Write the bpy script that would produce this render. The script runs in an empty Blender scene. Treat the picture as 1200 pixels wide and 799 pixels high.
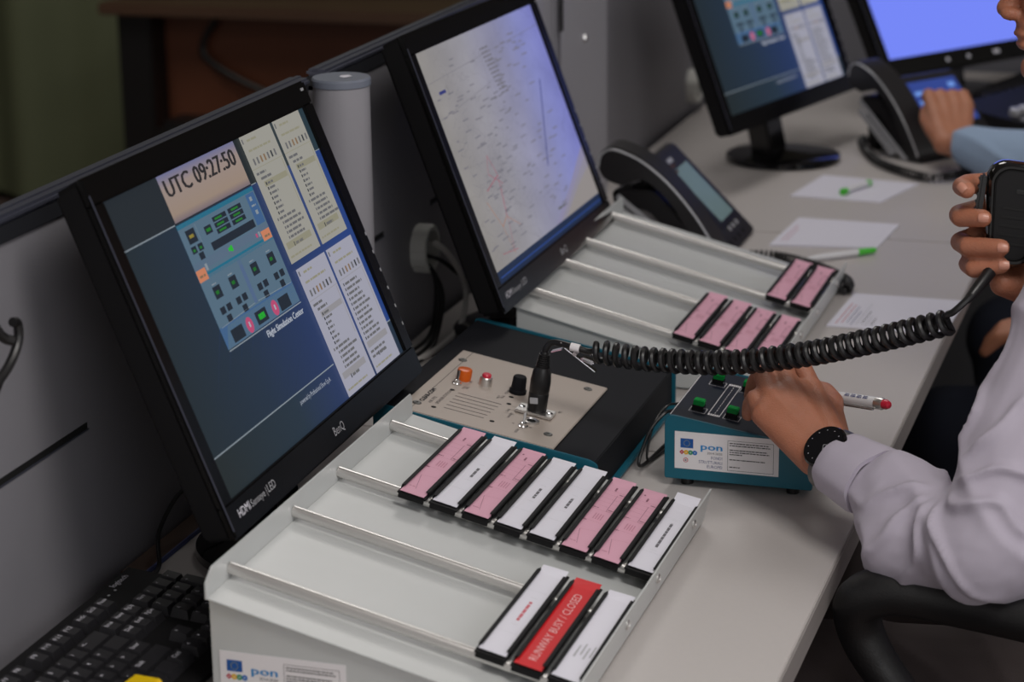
import bpy, bmesh, math, random
from mathutils import Vector, Matrix, noise
random.seed(7)
PI = math.pi
scene = bpy.context.scene
COL = scene.collection

# ------------------------------------------------------------------ camera
cam_data = bpy.data.cameras.new('camera')
cam_data.sensor_width = 36.0
cam_data.lens = 2740.4 * 36.0 / 1200.0
cam_data.clip_start = 0.05
cam_data.clip_end = 60
cam = bpy.data.objects.new('camera', cam_data)
COL.objects.link(cam)
_r = Vector((0.9540794, 0.2992943, -0.0124695))
_u = Vector((-0.0731718, 0.2732160, 0.9591657))
_d = Vector((-0.2904797, 0.9142078, -0.2825697))
cam.matrix_world = Matrix(((_r.x, _u.x, -_d.x, 0.97), (_r.y, _u.y, -_d.y, 0.0), (_r.z, _u.z, -_d.z, 1.555), (0, 0, 0, 1)))
cam_data.dof.use_dof = True
cam_data.dof.focus_distance = 2.25
cam_data.dof.aperture_fstop = 6.3
scene.camera = cam
scene.view_settings.view_transform = 'Standard'
scene.view_settings.look = 'None'
scene.view_settings.exposure = 0.0
scene.view_settings.gamma = 1.0
scene.view_settings.use_curve_mapping = False

# ------------------------------------------------------------------ world and lights
world = bpy.data.worlds.new('world')
scene.world = world
world.use_nodes = True
world.node_tree.nodes['Background'].inputs[0].default_value = (1.0, 0.96, 0.93, 1)
world.node_tree.nodes['Background'].inputs[1].default_value = 0.38

def area(name, loc, target, size, size_y, power, color):
    d = bpy.data.lights.new(name, 'AREA')
    d.shape = 'RECTANGLE'; d.size = size; d.size_y = size_y; d.energy = power; d.color = color
    o = bpy.data.objects.new(name, d); COL.objects.link(o)
    o.location = loc
    o.rotation_euler = (Vector(target) - Vector(loc)).to_track_quat('-Z', 'Y').to_euler()
    return o
area('ceiling_light', (0.0, 3.9, 2.74), (0.25, 3.3, 0), 0.7, 1.3, 17, (1.0, 0.965, 0.93))
area('ceiling_light', (1.5, 3.3, 2.74), (1.2, 3.0, 0), 0.7, 1.3, 5, (1.0, 0.965, 0.93))
area('ceiling_light', (1.2, 1.1, 2.74), (0.7, 1.5, 0), 0.7, 1.3, 33, (1.0, 0.965, 0.93))
area('ceiling_light', (-1.9, 4.0, 2.74), (-1.9, 5.4, 0), 0.6, 1.2, 20, (1.0, 0.93, 0.84))  # unseen fill, added to brighten the curtain and wooden desk
area('added_fill_light', (2.3, -0.75, 1.85), (0.3, 2.4, 0.85), 1.5, 1.2, 13, (0.95, 0.96, 1.0))  # fill added behind the camera to brighten the gland and partition
area('added_fill_light', (3.9, 2.2, 1.75), (0.4, 2.4, 0.8), 2.6, 1.4, 9, (0.90, 0.92, 1.0))  # unseen fill from the right, added to lift the partition

# ------------------------------------------------------------------ materials
def lin(c):
    c = c / 255.0
    return c / 12.92 if c <= 0.04045 else ((c + 0.055) / 1.055) ** 2.4
def rgb(r, g, b): return (lin(r), lin(g), lin(b), 1)
MATS = {}
def mat(name, color, rough=0.5, metal=0.0, emit=None, strength=1.0, bump=0.0, bscale=200.0, vary=0.0, vscale=30.0, spec=0.5, coat=0.0, trans=0.0, sss=0.0):
    m = bpy.data.materials.new(name); m.use_nodes = True
    nt = m.node_tree; b = nt.nodes['Principled BSDF']
    b.inputs['Base Color'].default_value = color
    b.inputs['Roughness'].default_value = rough
    b.inputs['Metallic'].default_value = metal
    b.inputs['Specular IOR Level'].default_value = spec
    b.inputs['Coat Weight'].default_value = coat
    b.inputs['Transmission Weight'].default_value = trans
    if sss:
        b.inputs['Subsurface Weight'].default_value = sss
        b.inputs['Subsurface Radius'].default_value = (0.010, 0.004, 0.002)
        b.inputs['Subsurface Scale'].default_value = 0.5
    if emit:
        b.inputs['Emission Color'].default_value = emit
        b.inputs['Emission Strength'].default_value = strength
    if bump or vary:
        tc = nt.nodes.new('ShaderNodeTexCoord')
    if bump:
        n = nt.nodes.new('ShaderNodeTexNoise'); n.inputs['Scale'].default_value = bscale; n.inputs['Detail'].default_value = 3
        bp = nt.nodes.new('ShaderNodeBump'); bp.inputs['Strength'].default_value = bump; bp.inputs['Distance'].default_value = 0.002
        nt.links.new(tc.outputs['Object'], n.inputs['Vector']); nt.links.new(n.outputs['Fac'], bp.inputs['Height'])
        nt.links.new(bp.outputs['Normal'], b.inputs['Normal'])
    if vary:
        n2 = nt.nodes.new('ShaderNodeTexNoise'); n2.inputs['Scale'].default_value = vscale; n2.inputs['Detail'].default_value = 4
        mx = nt.nodes.new('ShaderNodeMix'); mx.data_type = 'RGBA'
        mx.inputs[6].default_value = tuple(c * (1 - vary) for c in color[:3]) + (1,)
        mx.inputs[7].default_value = tuple(min(1, c * (1 + vary)) for c in color[:3]) + (1,)
        nt.links.new(tc.outputs['Object'], n2.inputs['Vector']); nt.links.new(n2.outputs['Fac'], mx.inputs[0])
        nt.links.new(mx.outputs[2], b.inputs['Base Color'])
    MATS[name] = m
    return m
def glow(name, c, s=1.0):
    m = bpy.data.materials.new(name); m.use_nodes = True
    nt = m.node_tree; b = nt.nodes['Principled BSDF']
    b.inputs['Base Color'].default_value = (0.01, 0.01, 0.01, 1); b.inputs['Roughness'].default_value = 0.45
    b.inputs['Emission Color'].default_value = c; b.inputs['Emission Strength'].default_value = s
    b.inputs['Specular IOR Level'].default_value = 0.2
    MATS[name] = m
    return m

mat('laminate', rgb(190, 184, 181), 0.42, bump=0.05, bscale=900, vary=0.03, vscale=260)
mat('laminate_edge', rgb(150, 143, 140), 0.5)  # darker than the top: shade on the front edge put into the colour
mat('desk_steel', rgb(80, 80, 82), 0.5)
mat('partition', rgb(136, 134, 140), 0.55, bump=0.04, bscale=1200, vary=0.03)
mat('rail', rgb(88, 90, 104), 0.35, metal=0.5)
mat('rail_dark', rgb(38, 39, 44), 0.5)
mat('post', rgb(156, 154, 160), 0.45)
mat('post_cap', rgb(120, 126, 140), 0.4)
mat('black_gap', rgb(10, 10, 11), 0.8)
mat('tray', rgb(198, 200, 199), 0.34, bump=0.03, bscale=1500, vary=0.02)
mat('steel', (0.74, 0.72, 0.70, 1), 0.36, metal=1.0)
mat('chrome', (0.75, 0.75, 0.76, 1), 0.12, metal=1.0)
mat('teal', rgb(22, 98, 118), 0.42, bump=0.03, bscale=1500)
mat('black_box', rgb(22, 23, 28), 0.7, bump=0.10, bscale=1600, spec=0.2)
mat('navy_panel', rgb(22, 28, 44), 0.45, spec=0.2)
mat('beige_panel', rgb(182, 170, 160), 0.48, bump=0.03, bscale=1500, vary=0.02)
mat('black_plastic', rgb(22, 21, 22), 0.35)
mat('gloss_black', rgb(14, 13, 14), 0.10, coat=0.3)
mat('bezel', rgb(12, 11, 11), 0.22, spec=0.3)
mat('matte_black', rgb(14, 13, 15), 0.62, spec=0.3)
mat('key_black', rgb(36, 35, 38), 0.45)
mat('key_white', rgb(225, 223, 232), 0.6)
mat('ink_soft', rgb(112, 110, 116), 0.6)
mat('ink_red_soft', rgb(210, 110, 122), 0.6)
mat('rubber', rgb(24, 23, 24), 0.38)
mat('ink', rgb(48, 46, 50), 0.6)
mat('ink_blue', rgb(70, 80, 130), 0.6)
mat('ink_red', rgb(190, 60, 80), 0.6)
mat('line_pink', rgb(150, 92, 112), 0.6)
mat('line_soft', rgb(196, 132, 152), 0.6)
mat('paper_pink', rgb(226, 170, 190), 0.65, vary=0.02)
mat('paper_white', rgb(232, 230, 240), 0.6)
mat('paper_note', rgb(222, 220, 232), 0.6)
mat('paper_red', rgb(214, 28, 36), 0.5)
mat('letter_pale', rgb(240, 190, 190), 0.6)
mat('sticker', rgb(236, 232, 234), 0.5)
mat('eu_blue', rgb(20, 84, 160), 0.5)
mat('pon_blue', rgb(46, 140, 205), 0.5)
mat('star', rgb(200, 190, 60), 0.5)
mat('c_red', rgb(190, 40, 60), 0.5); mat('c_yellow', rgb(230, 180, 40), 0.5)
mat('c_green', rgb(60, 150, 110), 0.5); mat('c_blue', rgb(40, 110, 190), 0.5)
mat('orange', rgb(235, 105, 10), 0.3, trans=0.2)
mat('red_plastic', rgb(210, 40, 66), 0.3)
mat('green_plastic', rgb(10, 160, 70), 0.25, trans=0.15)
mat('green_dark', rgb(5, 110, 45), 0.25)
mat('pen_white', rgb(225, 225, 228), 0.3)
mat('pen_green', rgb(80, 200, 60), 0.3)
mat('yellow', rgb(245, 205, 20), 0.4)
mat('phone_body', rgb(38, 36, 38), 0.42)
mat('phone_dark', rgb(27, 25, 27), 0.38)
mat('silver', rgb(190, 190, 194), 0.35, metal=0.3)
mat('lcd', rgb(132, 158, 158), 0.25)
mat('ring_white', rgb(226, 226, 220), 0.4)
mat('cable_white', rgb(220, 216, 212), 0.45)
mat('floor', rgb(104, 88, 84), 0.5, bump=0.05, bscale=60, vary=0.12, vscale=6)
mat('ceiling', rgb(200, 198, 194), 0.8, bump=0.05)
mat('curtain', rgb(98, 104, 78), 0.8, bump=0.05, bscale=300, vary=0.06, vscale=3)
mat('wood', rgb(98, 54, 32), 0.5, vary=0.2, vscale=5)
mat('wood_top', rgb(74, 52, 38), 0.45, vary=0.1, vscale=6)
mat('wall_dark', rgb(70, 66, 56), 0.8, bump=0.04)
mat('wall_side', rgb(150, 150, 144), 0.8, bump=0.04)
mat('panel_grey', rgb(142, 142, 150), 0.6, bump=0.03)
mat('hair', rgb(28, 22, 20), 0.6, bump=0.5, bscale=120)
mat('trousers', rgb(62, 53, 52), 0.9, bump=0.2, bscale=700)
mat('jeans', rgb(22, 27, 42), 0.9, bump=0.2, bscale=900)
mat('nail', rgb(196, 138, 118), 0.3)
mat('screw_dark', rgb(120, 120, 118), 0.4, metal=0.7)
mat('mesh_steel', rgb(120, 118, 116), 0.35, metal=0.8)
mat('lips', rgb(160, 92, 84), 0.45, sss=0.2)
mat('watch_face', rgb(12, 13, 18), 0.08, coat=0.5)
mat('leather', rgb(24, 23, 24), 0.48, bump=0.15, bscale=500)

def skin(name, c1, c2):
    m = mat(name, c1, 0.5, sss=0.18)
    nt = m.node_tree; b = nt.nodes['Principled BSDF']
    tc = nt.nodes.new('ShaderNodeTexCoord')
    n = nt.nodes.new('ShaderNodeTexNoise'); n.inputs['Scale'].default_value = 38; n.inputs['Detail'].default_value = 6
    mx = nt.nodes.new('ShaderNodeMix'); mx.data_type = 'RGBA'
    mx.inputs[6].default_value = c1; mx.inputs[7].default_value = c2
    nt.links.new(tc.outputs['Object'], n.inputs['Vector']); nt.links.new(n.outputs['Fac'], mx.inputs[0])
    nt.links.new(mx.outputs[2], b.inputs['Base Color'])
    n2 = nt.nodes.new('ShaderNodeTexNoise'); n2.inputs['Scale'].default_value = 420; n2.inputs['Detail'].default_value = 4
    v = nt.nodes.new('ShaderNodeTexVoronoi'); v.inputs['Scale'].default_value = 700
    ad = nt.nodes.new('ShaderNodeMath'); ad.operation = 'ADD'
    bp = nt.nodes.new('ShaderNodeBump'); bp.inputs['Strength'].default_value = 0.28; bp.inputs['Distance'].default_value = 0.0012
    nt.links.new(tc.outputs['Object'], n2.inputs['Vector']); nt.links.new(tc.outputs['Object'], v.inputs['Vector'])
    nt.links.new(n2.outputs['Fac'], ad.inputs[0]); nt.links.new(v.outputs['Distance'], ad.inputs[1])
    nt.links.new(ad.outputs[0], bp.inputs['Height']); nt.links.new(bp.outputs['Normal'], b.inputs['Normal'])
skin('skin', rgb(158, 98, 72), rgb(184, 122, 96))
skin('skin_far', rgb(170, 112, 84), rgb(192, 132, 104))

def cloth(name, c, fine=1400):
    m = mat(name, c, 0.85, spec=0.25)
    nt = m.node_tree; b = nt.nodes['Principled BSDF']
    b.inputs['Sheen Weight'].default_value = 0.15
    tc = nt.nodes.new('ShaderNodeTexCoord')
    w = nt.nodes.new('ShaderNodeTexNoise'); w.inputs['Scale'].default_value = fine
    n = nt.nodes.new('ShaderNodeTexNoise'); n.inputs['Scale'].default_value = 14; n.inputs['Detail'].default_value = 2
    ml = nt.nodes.new('ShaderNodeMath'); ml.operation = 'MULTIPLY_ADD'; ml.inputs[1].default_value = 0.04
    bp = nt.nodes.new('ShaderNodeBump'); bp.inputs['Strength'].default_value = 0.5; bp.inputs['Distance'].default_value = 0.01
    nt.links.new(tc.outputs['Object'], w.inputs['Vector']); nt.links.new(tc.outputs['Object'], n.inputs['Vector'])
    nt.links.new(w.outputs['Fac'], ml.inputs[0]); nt.links.new(n.outputs['Fac'], ml.inputs[2])
    nt.links.new(ml.outputs[0], bp.inputs['Height']); nt.links.new(bp.outputs['Normal'], b.inputs['Normal'])
cloth('shirt', rgb(186, 178, 192))
cloth('shirt_blue', rgb(150, 172, 200))

# ------------------------------------------------------------------ mesh builder
def frame_from(z, xhint=Vector((1, 0, 0))):
    z = Vector(z).normalized()
    x = xhint - z * xhint.dot(z)
    if x.length < 1e-4: x = Vector((0, 1, 0)) - z * z.y
    x.normalize(); y = z.cross(x)
    return Matrix(((x.x, y.x, z.x), (x.y, y.y, z.y), (x.z, y.z, z.z)))

FONT_CACHE = {}
def text_polys(s):
    if s not in FONT_CACHE:
        cu = bpy.data.curves.new('lettering', 'FONT'); cu.body = s; cu.size = 1.0; cu.resolution_u = 2
        o = bpy.data.objects.new('lettering', cu); COL.objects.link(o)
        dg = bpy.context.evaluated_depsgraph_get()
        me = bpy.data.meshes.new_from_object(o.evaluated_get(dg))
        vs = [v.co.copy() for v in me.vertices]; fs = [tuple(p.vertices) for p in me.polygons]
        bpy.data.objects.remove(o); bpy.data.curves.remove(cu); bpy.data.meshes.remove(me)
        FONT_CACHE[s] = (vs, fs)
    return FONT_CACHE[s]

class MB:
    def __init__(self, M=None):
        self.v = []; self.f = []; self.fm = []; self.mats = []; self.M = M or Matrix.Identity(4); self.uv = {}
    def mi(self, m):
        if m not in self.mats: self.mats.append(m)
        return self.mats.index(m)
    def add(self, vs, fs, m, T=None):
        b = len(self.v); k = self.mi(m)
        T = self.M @ T if T is not None else self.M
        flip = T.to_3x3().determinant() < 0
        self.v += [T @ Vector(v) for v in vs]
        for f in fs:
            g = [b + i for i in f]
            self.f.append(g[::-1] if flip else g); self.fm.append(k)
        return self
    def from_bm(self, bm, m, T=None):
        bm.verts.index_update()
        self.add([v.co.copy() for v in bm.verts], [[v.index for v in f.verts] for f in bm.faces], m, T); bm.free(); return self
    def box(self, c, s, m, bev=0.0, R=None, seg=2):
        bm = bmesh.new(); bmesh.ops.create_cube(bm, size=1.0)
        for v in bm.verts: v.co = Vector((v.co.x * s[0], v.co.y * s[1], v.co.z * s[2]))
        if bev: bmesh.ops.bevel(bm, geom=bm.edges[:], offset=min(bev, min(s) * 0.45), segments=seg, affect='EDGES', clamp_overlap=True)
        T = Matrix.Translation(c)
        if R is not None: T = T @ (R.to_4x4() if len(R) == 3 else R)
        return self.from_bm(bm, m, T)
    def span(self, a, b, m, bev=0.0):
        return self.box([(a[i] + b[i]) / 2 for i in range(3)], [abs(b[i] - a[i]) for i in range(3)], m, bev)
    def prism(self, pts, axis, a0, a1, m, bev=0.0, T=None):
        bm = bmesh.new()
        def P(p, a):
            return {'y': (p[0], a, p[1]), 'x': (a, p[0], p[1]), 'z': (p[0], p[1], a)}[axis]
        va = [bm.verts.new(P(p, a0)) for p in pts]; vb = [bm.verts.new(P(p, a1)) for p in pts]
        bm.faces.new(va); bm.faces.new(vb[::-1]); n = len(pts)
        for i in range(n): bm.faces.new((va[i], vb[i], vb[(i + 1) % n], va[(i + 1) % n]))
        bmesh.ops.recalc_face_normals(bm, faces=bm.faces[:])
        if bev: bmesh.ops.bevel(bm, geom=bm.edges[:], offset=bev, segments=2, affect='EDGES', clamp_overlap=True)
        return self.from_bm(bm, m, T)
    def lathe(self, prof, o, axis, m, seg=24, T=None):
        R = frame_from(axis); vs = []; fs = []
        for (r, h) in prof:
            for k in range(seg):
                a = 2 * PI * k / seg
                vs.append(Vector(o) + R @ Vector((r * math.cos(a), r * math.sin(a), h)))
        n = len(prof)
        for i in range(n - 1):
            for k in range(seg):
                k2 = (k + 1) % seg
                fs.append((i * seg + k, i * seg + k2, (i + 1) * seg + k2, (i + 1) * seg + k))
        fs.append(tuple(range(seg))[::-1]); fs.append(tuple((n - 1) * seg + k for k in range(seg)))
        return self.add(vs, fs, m, T)
    def cyl(self, a, b, r, m, seg=20, r2=None, bev=0.0):
        a = Vector(a); b = Vector(b); h = (b - a).length; r2 = r if r2 is None else r2
        if bev: prof = [(r - bev, 0), (r, bev), (r2, h - bev), (r2 - bev, h)]
        else: prof = [(r, 0), (r2, h)]
        return self.lathe(prof, a, b - a, m, seg)
    def tube(self, pts, r, m, seg=10, rads=None):
        pts = [Vector(p) for p in pts]; n = len(pts); vs = []; fs = []
        t0 = (pts[1] - pts[0]).normalized(); R = frame_from(t0); x = Vector((R[0][0], R[1][0], R[2][0]))
        for i, p in enumerate(pts):
            t = (pts[min(i + 1, n - 1)] - pts[max(i - 1, 0)]).normalized()
            x = (x - t * x.dot(t)).normalized(); y = t.cross(x); rr = rads[i] if rads else r
            for k in range(seg):
                a = 2 * PI * k / seg; vs.append(p + (x * math.cos(a) + y * math.sin(a)) * rr)
        for i in range(n - 1):
            for k in range(seg):
                k2 = (k + 1) % seg; fs.append((i * seg + k, i * seg + k2, (i + 1) * seg + k2, (i + 1) * seg + k))
        fs.append(tuple(range(seg))[::-1]); fs.append(tuple((n - 1) * seg + k for k in range(seg)))
        return self.add(vs, fs, m)
    def quad(self, pts, m, uv=False):
        self.add(pts, [(0, 1, 2, 3)], m)
        if uv: self.uv[len(self.f) - 1] = [(0, 0), (1, 0), (1, 1), (0, 1)]
        return self
    def rect(self, o, X, Y, x0, y0, x1, y1, m):
        o = Vector(o); X = Vector(X); Y = Vector(Y)
        return self.quad([o + X * x0 + Y * y0, o + X * x1 + Y * y0, o + X * x1 + Y * y1, o + X * x0 + Y * y1], m)
    def line(self, o, X, Y, a, b, w, m):
        d = Vector((b[0] - a[0], b[1] - a[1])); n = Vector((-d.y, d.x)).normalized() * w / 2
        q = [(a[0] - n.x, a[1] - n.y), (b[0] - n.x, b[1] - n.y), (b[0] + n.x, b[1] + n.y), (a[0] + n.x, a[1] + n.y)]
        o = Vector(o); X = Vector(X); Y = Vector(Y)
        return self.quad([o + X * p[0] + Y * p[1] for p in q], m)
    def disc(self, o, X, Y, cx, cy, r, m, seg=16):
        o = Vector(o); X = Vector(X); Y = Vector(Y)
        return self.add([o + X * (cx + r * math.cos(2 * PI * k / seg)) + Y * (cy + r * math.sin(2 * PI * k / seg)) for k in range(seg)], [tuple(range(seg))], m)
    def text(self, s, o, X, Y, x, y, h, m, w=None, align='l'):
        vs, fs = text_polys(s)
        if not vs: return self
        mx = max(v.x for v in vs); mn = min(v.x for v in vs)
        sc = h / 0.70; sx = sc if w is None else w / (mx - mn)
        off = -mn * sx if align == 'l' else (-mx * sx if align == 'r' else -(mn + mx) / 2 * sx)
        o = Vector(o); X = Vector(X); Y = Vector(Y)
        return self.add([o + X * (x + off + v.x * sx) + Y * (y + v.y * sc) for v in vs], fs, m)
    def scribble(self, o, X, Y, x, y, w, h, m, seed=0, gap=0.35):
        rr = random.Random(seed); p = 0.0
        while p < w:
            l = min(rr.uniform(1.2, 3.6) * h, w - p)
            self.rect(o, X, Y, x + p, y, x + p + l, y + h, m); p += l + gap * h * rr.uniform(0.7, 1.6)
        return self
    def build(self, name, parent=None, world=True, smooth=True, angle=34):
        me = bpy.data.meshes.new(name)
        vs = self.v; org = Vector((0, 0, 0))
        if parent is None:
            org = Vector(((min(v.x for v in vs) + max(v.x for v in vs)) / 2, (min(v.y for v in vs) + max(v.y for v in vs)) / 2, min(v.z for v in vs)))
            vs = [v - org for v in vs]
        if parent is not None and world:
            inv = ROOTM[parent.name].inverted(); vs = [inv @ v for v in vs]
        me.from_pydata([tuple(v) for v in vs], [], self.f)
        for m in self.mats: me.materials.append(MATS[m])
        me.polygons.foreach_set('material_index', self.fm)
        if self.uv:
            ul = me.uv_layers.new(name='UVMap')
            for fi, co in self.uv.items():
                for li, c in zip(me.polygons[fi].loop_indices, co): ul.data[li].uv = c
        me.update()
        if smooth: smooth_by_angle(me, angle)
        o = bpy.data.objects.new(name, me); COL.objects.link(o)
        if parent is not None:
            o.parent = parent; ROOTM[o.name] = ROOTM[parent.name]
        else: ROOTM[o.name] = Matrix.Translation(org); o.location = org
        return o

def smooth_by_angle(me, angle):
    bm = bmesh.new(); bm.from_mesh(me); ca = math.radians(angle)
    for f in bm.faces: f.smooth = True
    for e in bm.edges:
        e.smooth = len(e.link_faces) == 2 and e.calc_face_angle(0) < ca
    bm.to_mesh(me); bm.free()

ROOTM = {}
def tag(o, label, cat, group=None, kind=None):
    if label: o['label'] = label
    if cat: o['category'] = cat
    if group: o['group'] = group
    if kind: o['kind'] = kind
    return o
def thing(name, label, cat, loc=(0, 0, 0), rz=0.0, group=None, scale=1.0):
    o = bpy.data.objects.new(name, None); COL.objects.link(o)
    o.empty_display_size = 0.05; o.location = loc; o.rotation_euler = (0, 0, rz); o.scale = (scale,) * 3
    ROOTM[o.name] = Matrix.Translation(loc) @ Matrix.Rotation(rz, 4, 'Z') @ Matrix.Scale(scale, 4)
    return tag(o, label, cat, group)
def copy_thing(root, loc, rz, label, group=None):
    def cp(o, par):
        c = o.copy(); COL.objects.link(c)
        if par: c.parent = par
        for ch in list(o.children): cp(ch, c)
        return c
    r = cp(root, None); r.location = loc; r.rotation_euler = (0, 0, rz); r['label'] = label
    if group: r['group'] = group
    return r
def struct(mb, name): return tag(mb.build(name), None, None, kind='structure')
def catmull(pts, n=8, closed=False):
    P = [Vector(p) for p in pts]; out = []
    for i in range(len(P) - 1):
        p0 = P[max(i - 1, 0)]; p1 = P[i]; p2 = P[i + 1]; p3 = P[min(i + 2, len(P) - 1)]
        for k in range(n):
            t = k / n
            out.append(0.5 * ((2 * p1) + (p2 - p0) * t + (2 * p0 - 5 * p1 + 4 * p2 - p3) * t * t + (3 * p1 - p0 - 3 * p2 + p3) * t ** 3))
    out.append(P[-1]); return out
def helix(path, R, turns, per=14, phase=0.0):
    # wire points of a spring wound round a path of points
    L = [0]
    for a, b in zip(path, path[1:]): L.append(L[-1] + (b - a).length)
    out = []; N = int(turns * per); j = 0
    x = None
    for i in range(N + 1):
        s = L[-1] * i / N
        while j < len(L) - 2 and L[j + 1] < s: j += 1
        t = (s - L[j]) / max(L[j + 1] - L[j], 1e-9); p = path[j].lerp(path[j + 1], t)
        a = path[max(j - 1, 0)]; b = path[min(j + 2, len(path) - 1)]; tg = (b - a).normalized()
        if x is None: x = frame_from(tg).col[0].copy()
        x = (x - tg * x.dot(tg)).normalized(); y = tg.cross(x); an = phase + 2 * PI * i / per
        out.append(p + (x * math.cos(an) + y * math.sin(an)) * R)
    return out

# ================================================================== the room
struct(MB().span((-3.2, -1.0, -0.1), (4.2, 6.4, 0.0), 'floor'), 'floor')
struct(MB().span((-3.2, -1.0, 2.8), (4.2, 6.4, 2.9), 'ceiling'), 'ceiling')
struct(MB().span((-3.3, -1.0, 0.0), (-3.2, 6.4, 2.8), 'wall_dark'), 'wall_left')
struct(MB().span((-3.2, 6.3, 0.0), (4.2, 6.4, 2.8), 'wall_dark'), 'wall_back')
# olive curtain hanging on the back wall
cv = []; cf = []; nx = 240
for i in range(nx + 1):
    x = -3.1 + 2.9 * i / nx
    y = 6.05 + 0.05 * math.sin(x * 11) + 0.018 * math.sin(x * 27 + 1)
    cv += [(x, y, 0.03), (x, y, 2.6)]
for i in range(nx): cf.append((2 * i, 2 * i + 2, 2 * i + 3, 2 * i + 1))
mb = MB(); mb.add(cv, cf, 'curtain'); mb.add([(a, b + 0.01, c) for a, b, c in cv], [f[::-1] for f in cf], 'curtain')
mb.cyl((-3.18, 6.06, 2.63), (-0.1, 6.06, 2.63), 0.014, 'rail_dark')
tag(mb.build('curtain', angle=60), 'dim olive green curtain hanging across the far background', 'curtain')

# wooden desk in the dim background behind the partition
wd = thing('wooden_desk', 'dim brown wooden desk in the background beyond the partition', 'desk', (-1.05, 5.45, 0))
MB().span((-1.72, 5.15, 0.715), (-0.18, 5.85, 0.745), 'wood_top', 0.004).build('tabletop', wd)
MB().span((-1.60, 5.27, 0.06), (-0.30, 5.29, 0.715), 'wood', 0.002).build('back_panel', wd)
MB().span((-1.69, 5.19, 0.0), (-1.60, 5.80, 0.715), 'black_plastic', 0.004).build('side_panel', wd)
MB().span((-0.30, 5.20, 0.0), (-0.27, 5.80, 0.715), 'wood', 0.004).build('side_panel', wd)
for k, pts in enumerate([[(-1.45, 5.25, 0.70), (-1.47, 5.235, 0.60), (-1.2, 5.23, 0.50), (-0.98, 5.235, 0.58), (-0.92, 5.25, 0.7)],
                         [(-0.86, 5.25, 0.70), (-0.80, 5.235, 0.52), (-0.68, 5.235, 0.55), (-0.55, 5.25, 0.71)],
                         [(-0.42, 5.25, 0.70), (-0.45, 5.235, 0.4), (-0.45, 5.23, 0.15), (-0.5, 5.20, 0.012)]]):
    tag(MB().tube(catmull(pts, 8), 0.009, 'black_plastic').build('cable'),
        ['dark cable looping left under the background desk', 'dark cable hanging right under the background desk', 'dark cable trailing to the floor under the background desk'][k], 'cable', 'cables under the wooden desk')
mb = MB(); mb.box((-1.42, 5.05, 0.245), (0.17, 0.14, 0.49), 'black_plastic', 0.02); mb.box((-1.42, 4.977, 0.40), (0.07, 0.012, 0.10), 'desk_steel', 0.004)
tag(mb.build('computer_case'), 'small dark computer case with grey front standing before the wooden background desk', 'computer')

# ================================================================== console furniture
TOP = 0.74
for k, (a, b) in enumerate([(0.28, 1.279), (1.281, 2.279), (2.281, 3.269), (3.271, 4.69)]):
    d = thing('desk', ['light grey desk module nearest the camera carrying the keyboard end', 'light grey desk module under the near strip tray and first monitor',
                       'light grey desk module under the far strip tray and middle monitor', 'light grey desk module at the back under the telephones and far monitors'][k], 'desk', (0.3, (a + b) / 2, 0), group='worktop modules in a row')
    m = MB(); m.span((0.010, a, TOP - 0.028), (0.641, b, TOP), 'laminate', 0.0015)
    m.build('tabletop', d)
    MB().span((0.6405, a + 0.001, TOP - 0.027), (0.6422, b - 0.001, TOP - 0.0015), 'laminate_edge').build('edge_band', d)
    for yy in (a + 0.04, b - 0.04):
        MB().span((0.06, yy - 0.012, 0.0), (0.55, yy + 0.012, TOP - 0.028), 'desk_steel', 0.002).build('leg', d)

def partition(a, b, label, slots):
    p = thing('desk_partition', label, 'partition', (-0.02, (a + b) / 2, 0), group='grey partition segments')
    m = MB(); m.span((-0.018, a, 0.0), (0.0, b, 1.100), 'partition', 0.002); m.build('panel', p)
    r = MB(); r.span((-0.019, a, 1.092), (0.004, b, 1.108), 'rail_dark', 0.001)  # dark strip painting the shadow gap under the cap
    r.span((-0.019, a, 1.108), (0.0065, b, 1.1165), 'rail', 0.003)
    r.span((-0.010, a, 1.1163), (-0.004, b, 1.1178), 'rail', 0.0006)
    r.build('top_rail', p)
    for (y0, y1, z) in slots:
        s = MB(); s.span((-0.001, y0, z - 0.003), (0.0006, y1, z + 0.003), 'black_gap'); s.span((0, y0, z - 0.0045), (0.0012, y1 + 0.002, z - 0.003), 'rail'); s.build('slot', p)
    return p
partition(0.28, 2.325, 'grey partition segment behind the first monitor', [(1.20, 1.787, 0.893)])
partition(2.372, 3.19, 'dark grey partition segment behind the middle monitor', [(2.40, 2.549, 0.889), (2.72, 2.80, 0.889)])
partition(3.48, 4.70, 'grey partition segment behind the third monitor', [])
mb = MB(); mb.span((0.0, 4.705, 0.0), (1.9, 4.74, 0.98), 'panel_grey', 0.003); mb.span((-0.01, 4.70, 0.98), (1.91, 4.745, 1.0), 'rail', 0.003)
tag(mb.build('return_partition'), 'light grey cross partition closing the desk row behind the bright blue monitor', 'partition')

# round post at the partition joint
p = thing('round_post', 'light grey round post between two partition segments beside the first monitor', 'post', (0.033, 2.347, TOP))
MB().lathe([(0.031, 0), (0.031, 1.105 - TOP)], (0.033, 2.347, TOP), (0, 0, 1), 'post', 48).build('tube', p)
MB().lathe([(0.031, 0), (0.0325, 0.001), (0.0325, 0.0075), (0.031, 0.0095), (0.0, 0.0095)], (0.033, 2.347, 1.105), (0, 0, 1), 'post_cap', 48).build('cap', p)
MB().add([(0.032, 2.345, 1.1150), (0.040, 2.340, 1.1150), (0.045, 2.350, 1.1150), (0.038, 2.358, 1.1150), (0.031, 2.352, 1.1150)], [(0, 1, 2, 3, 4)], 'paper_white').build('sticker', p)

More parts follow.
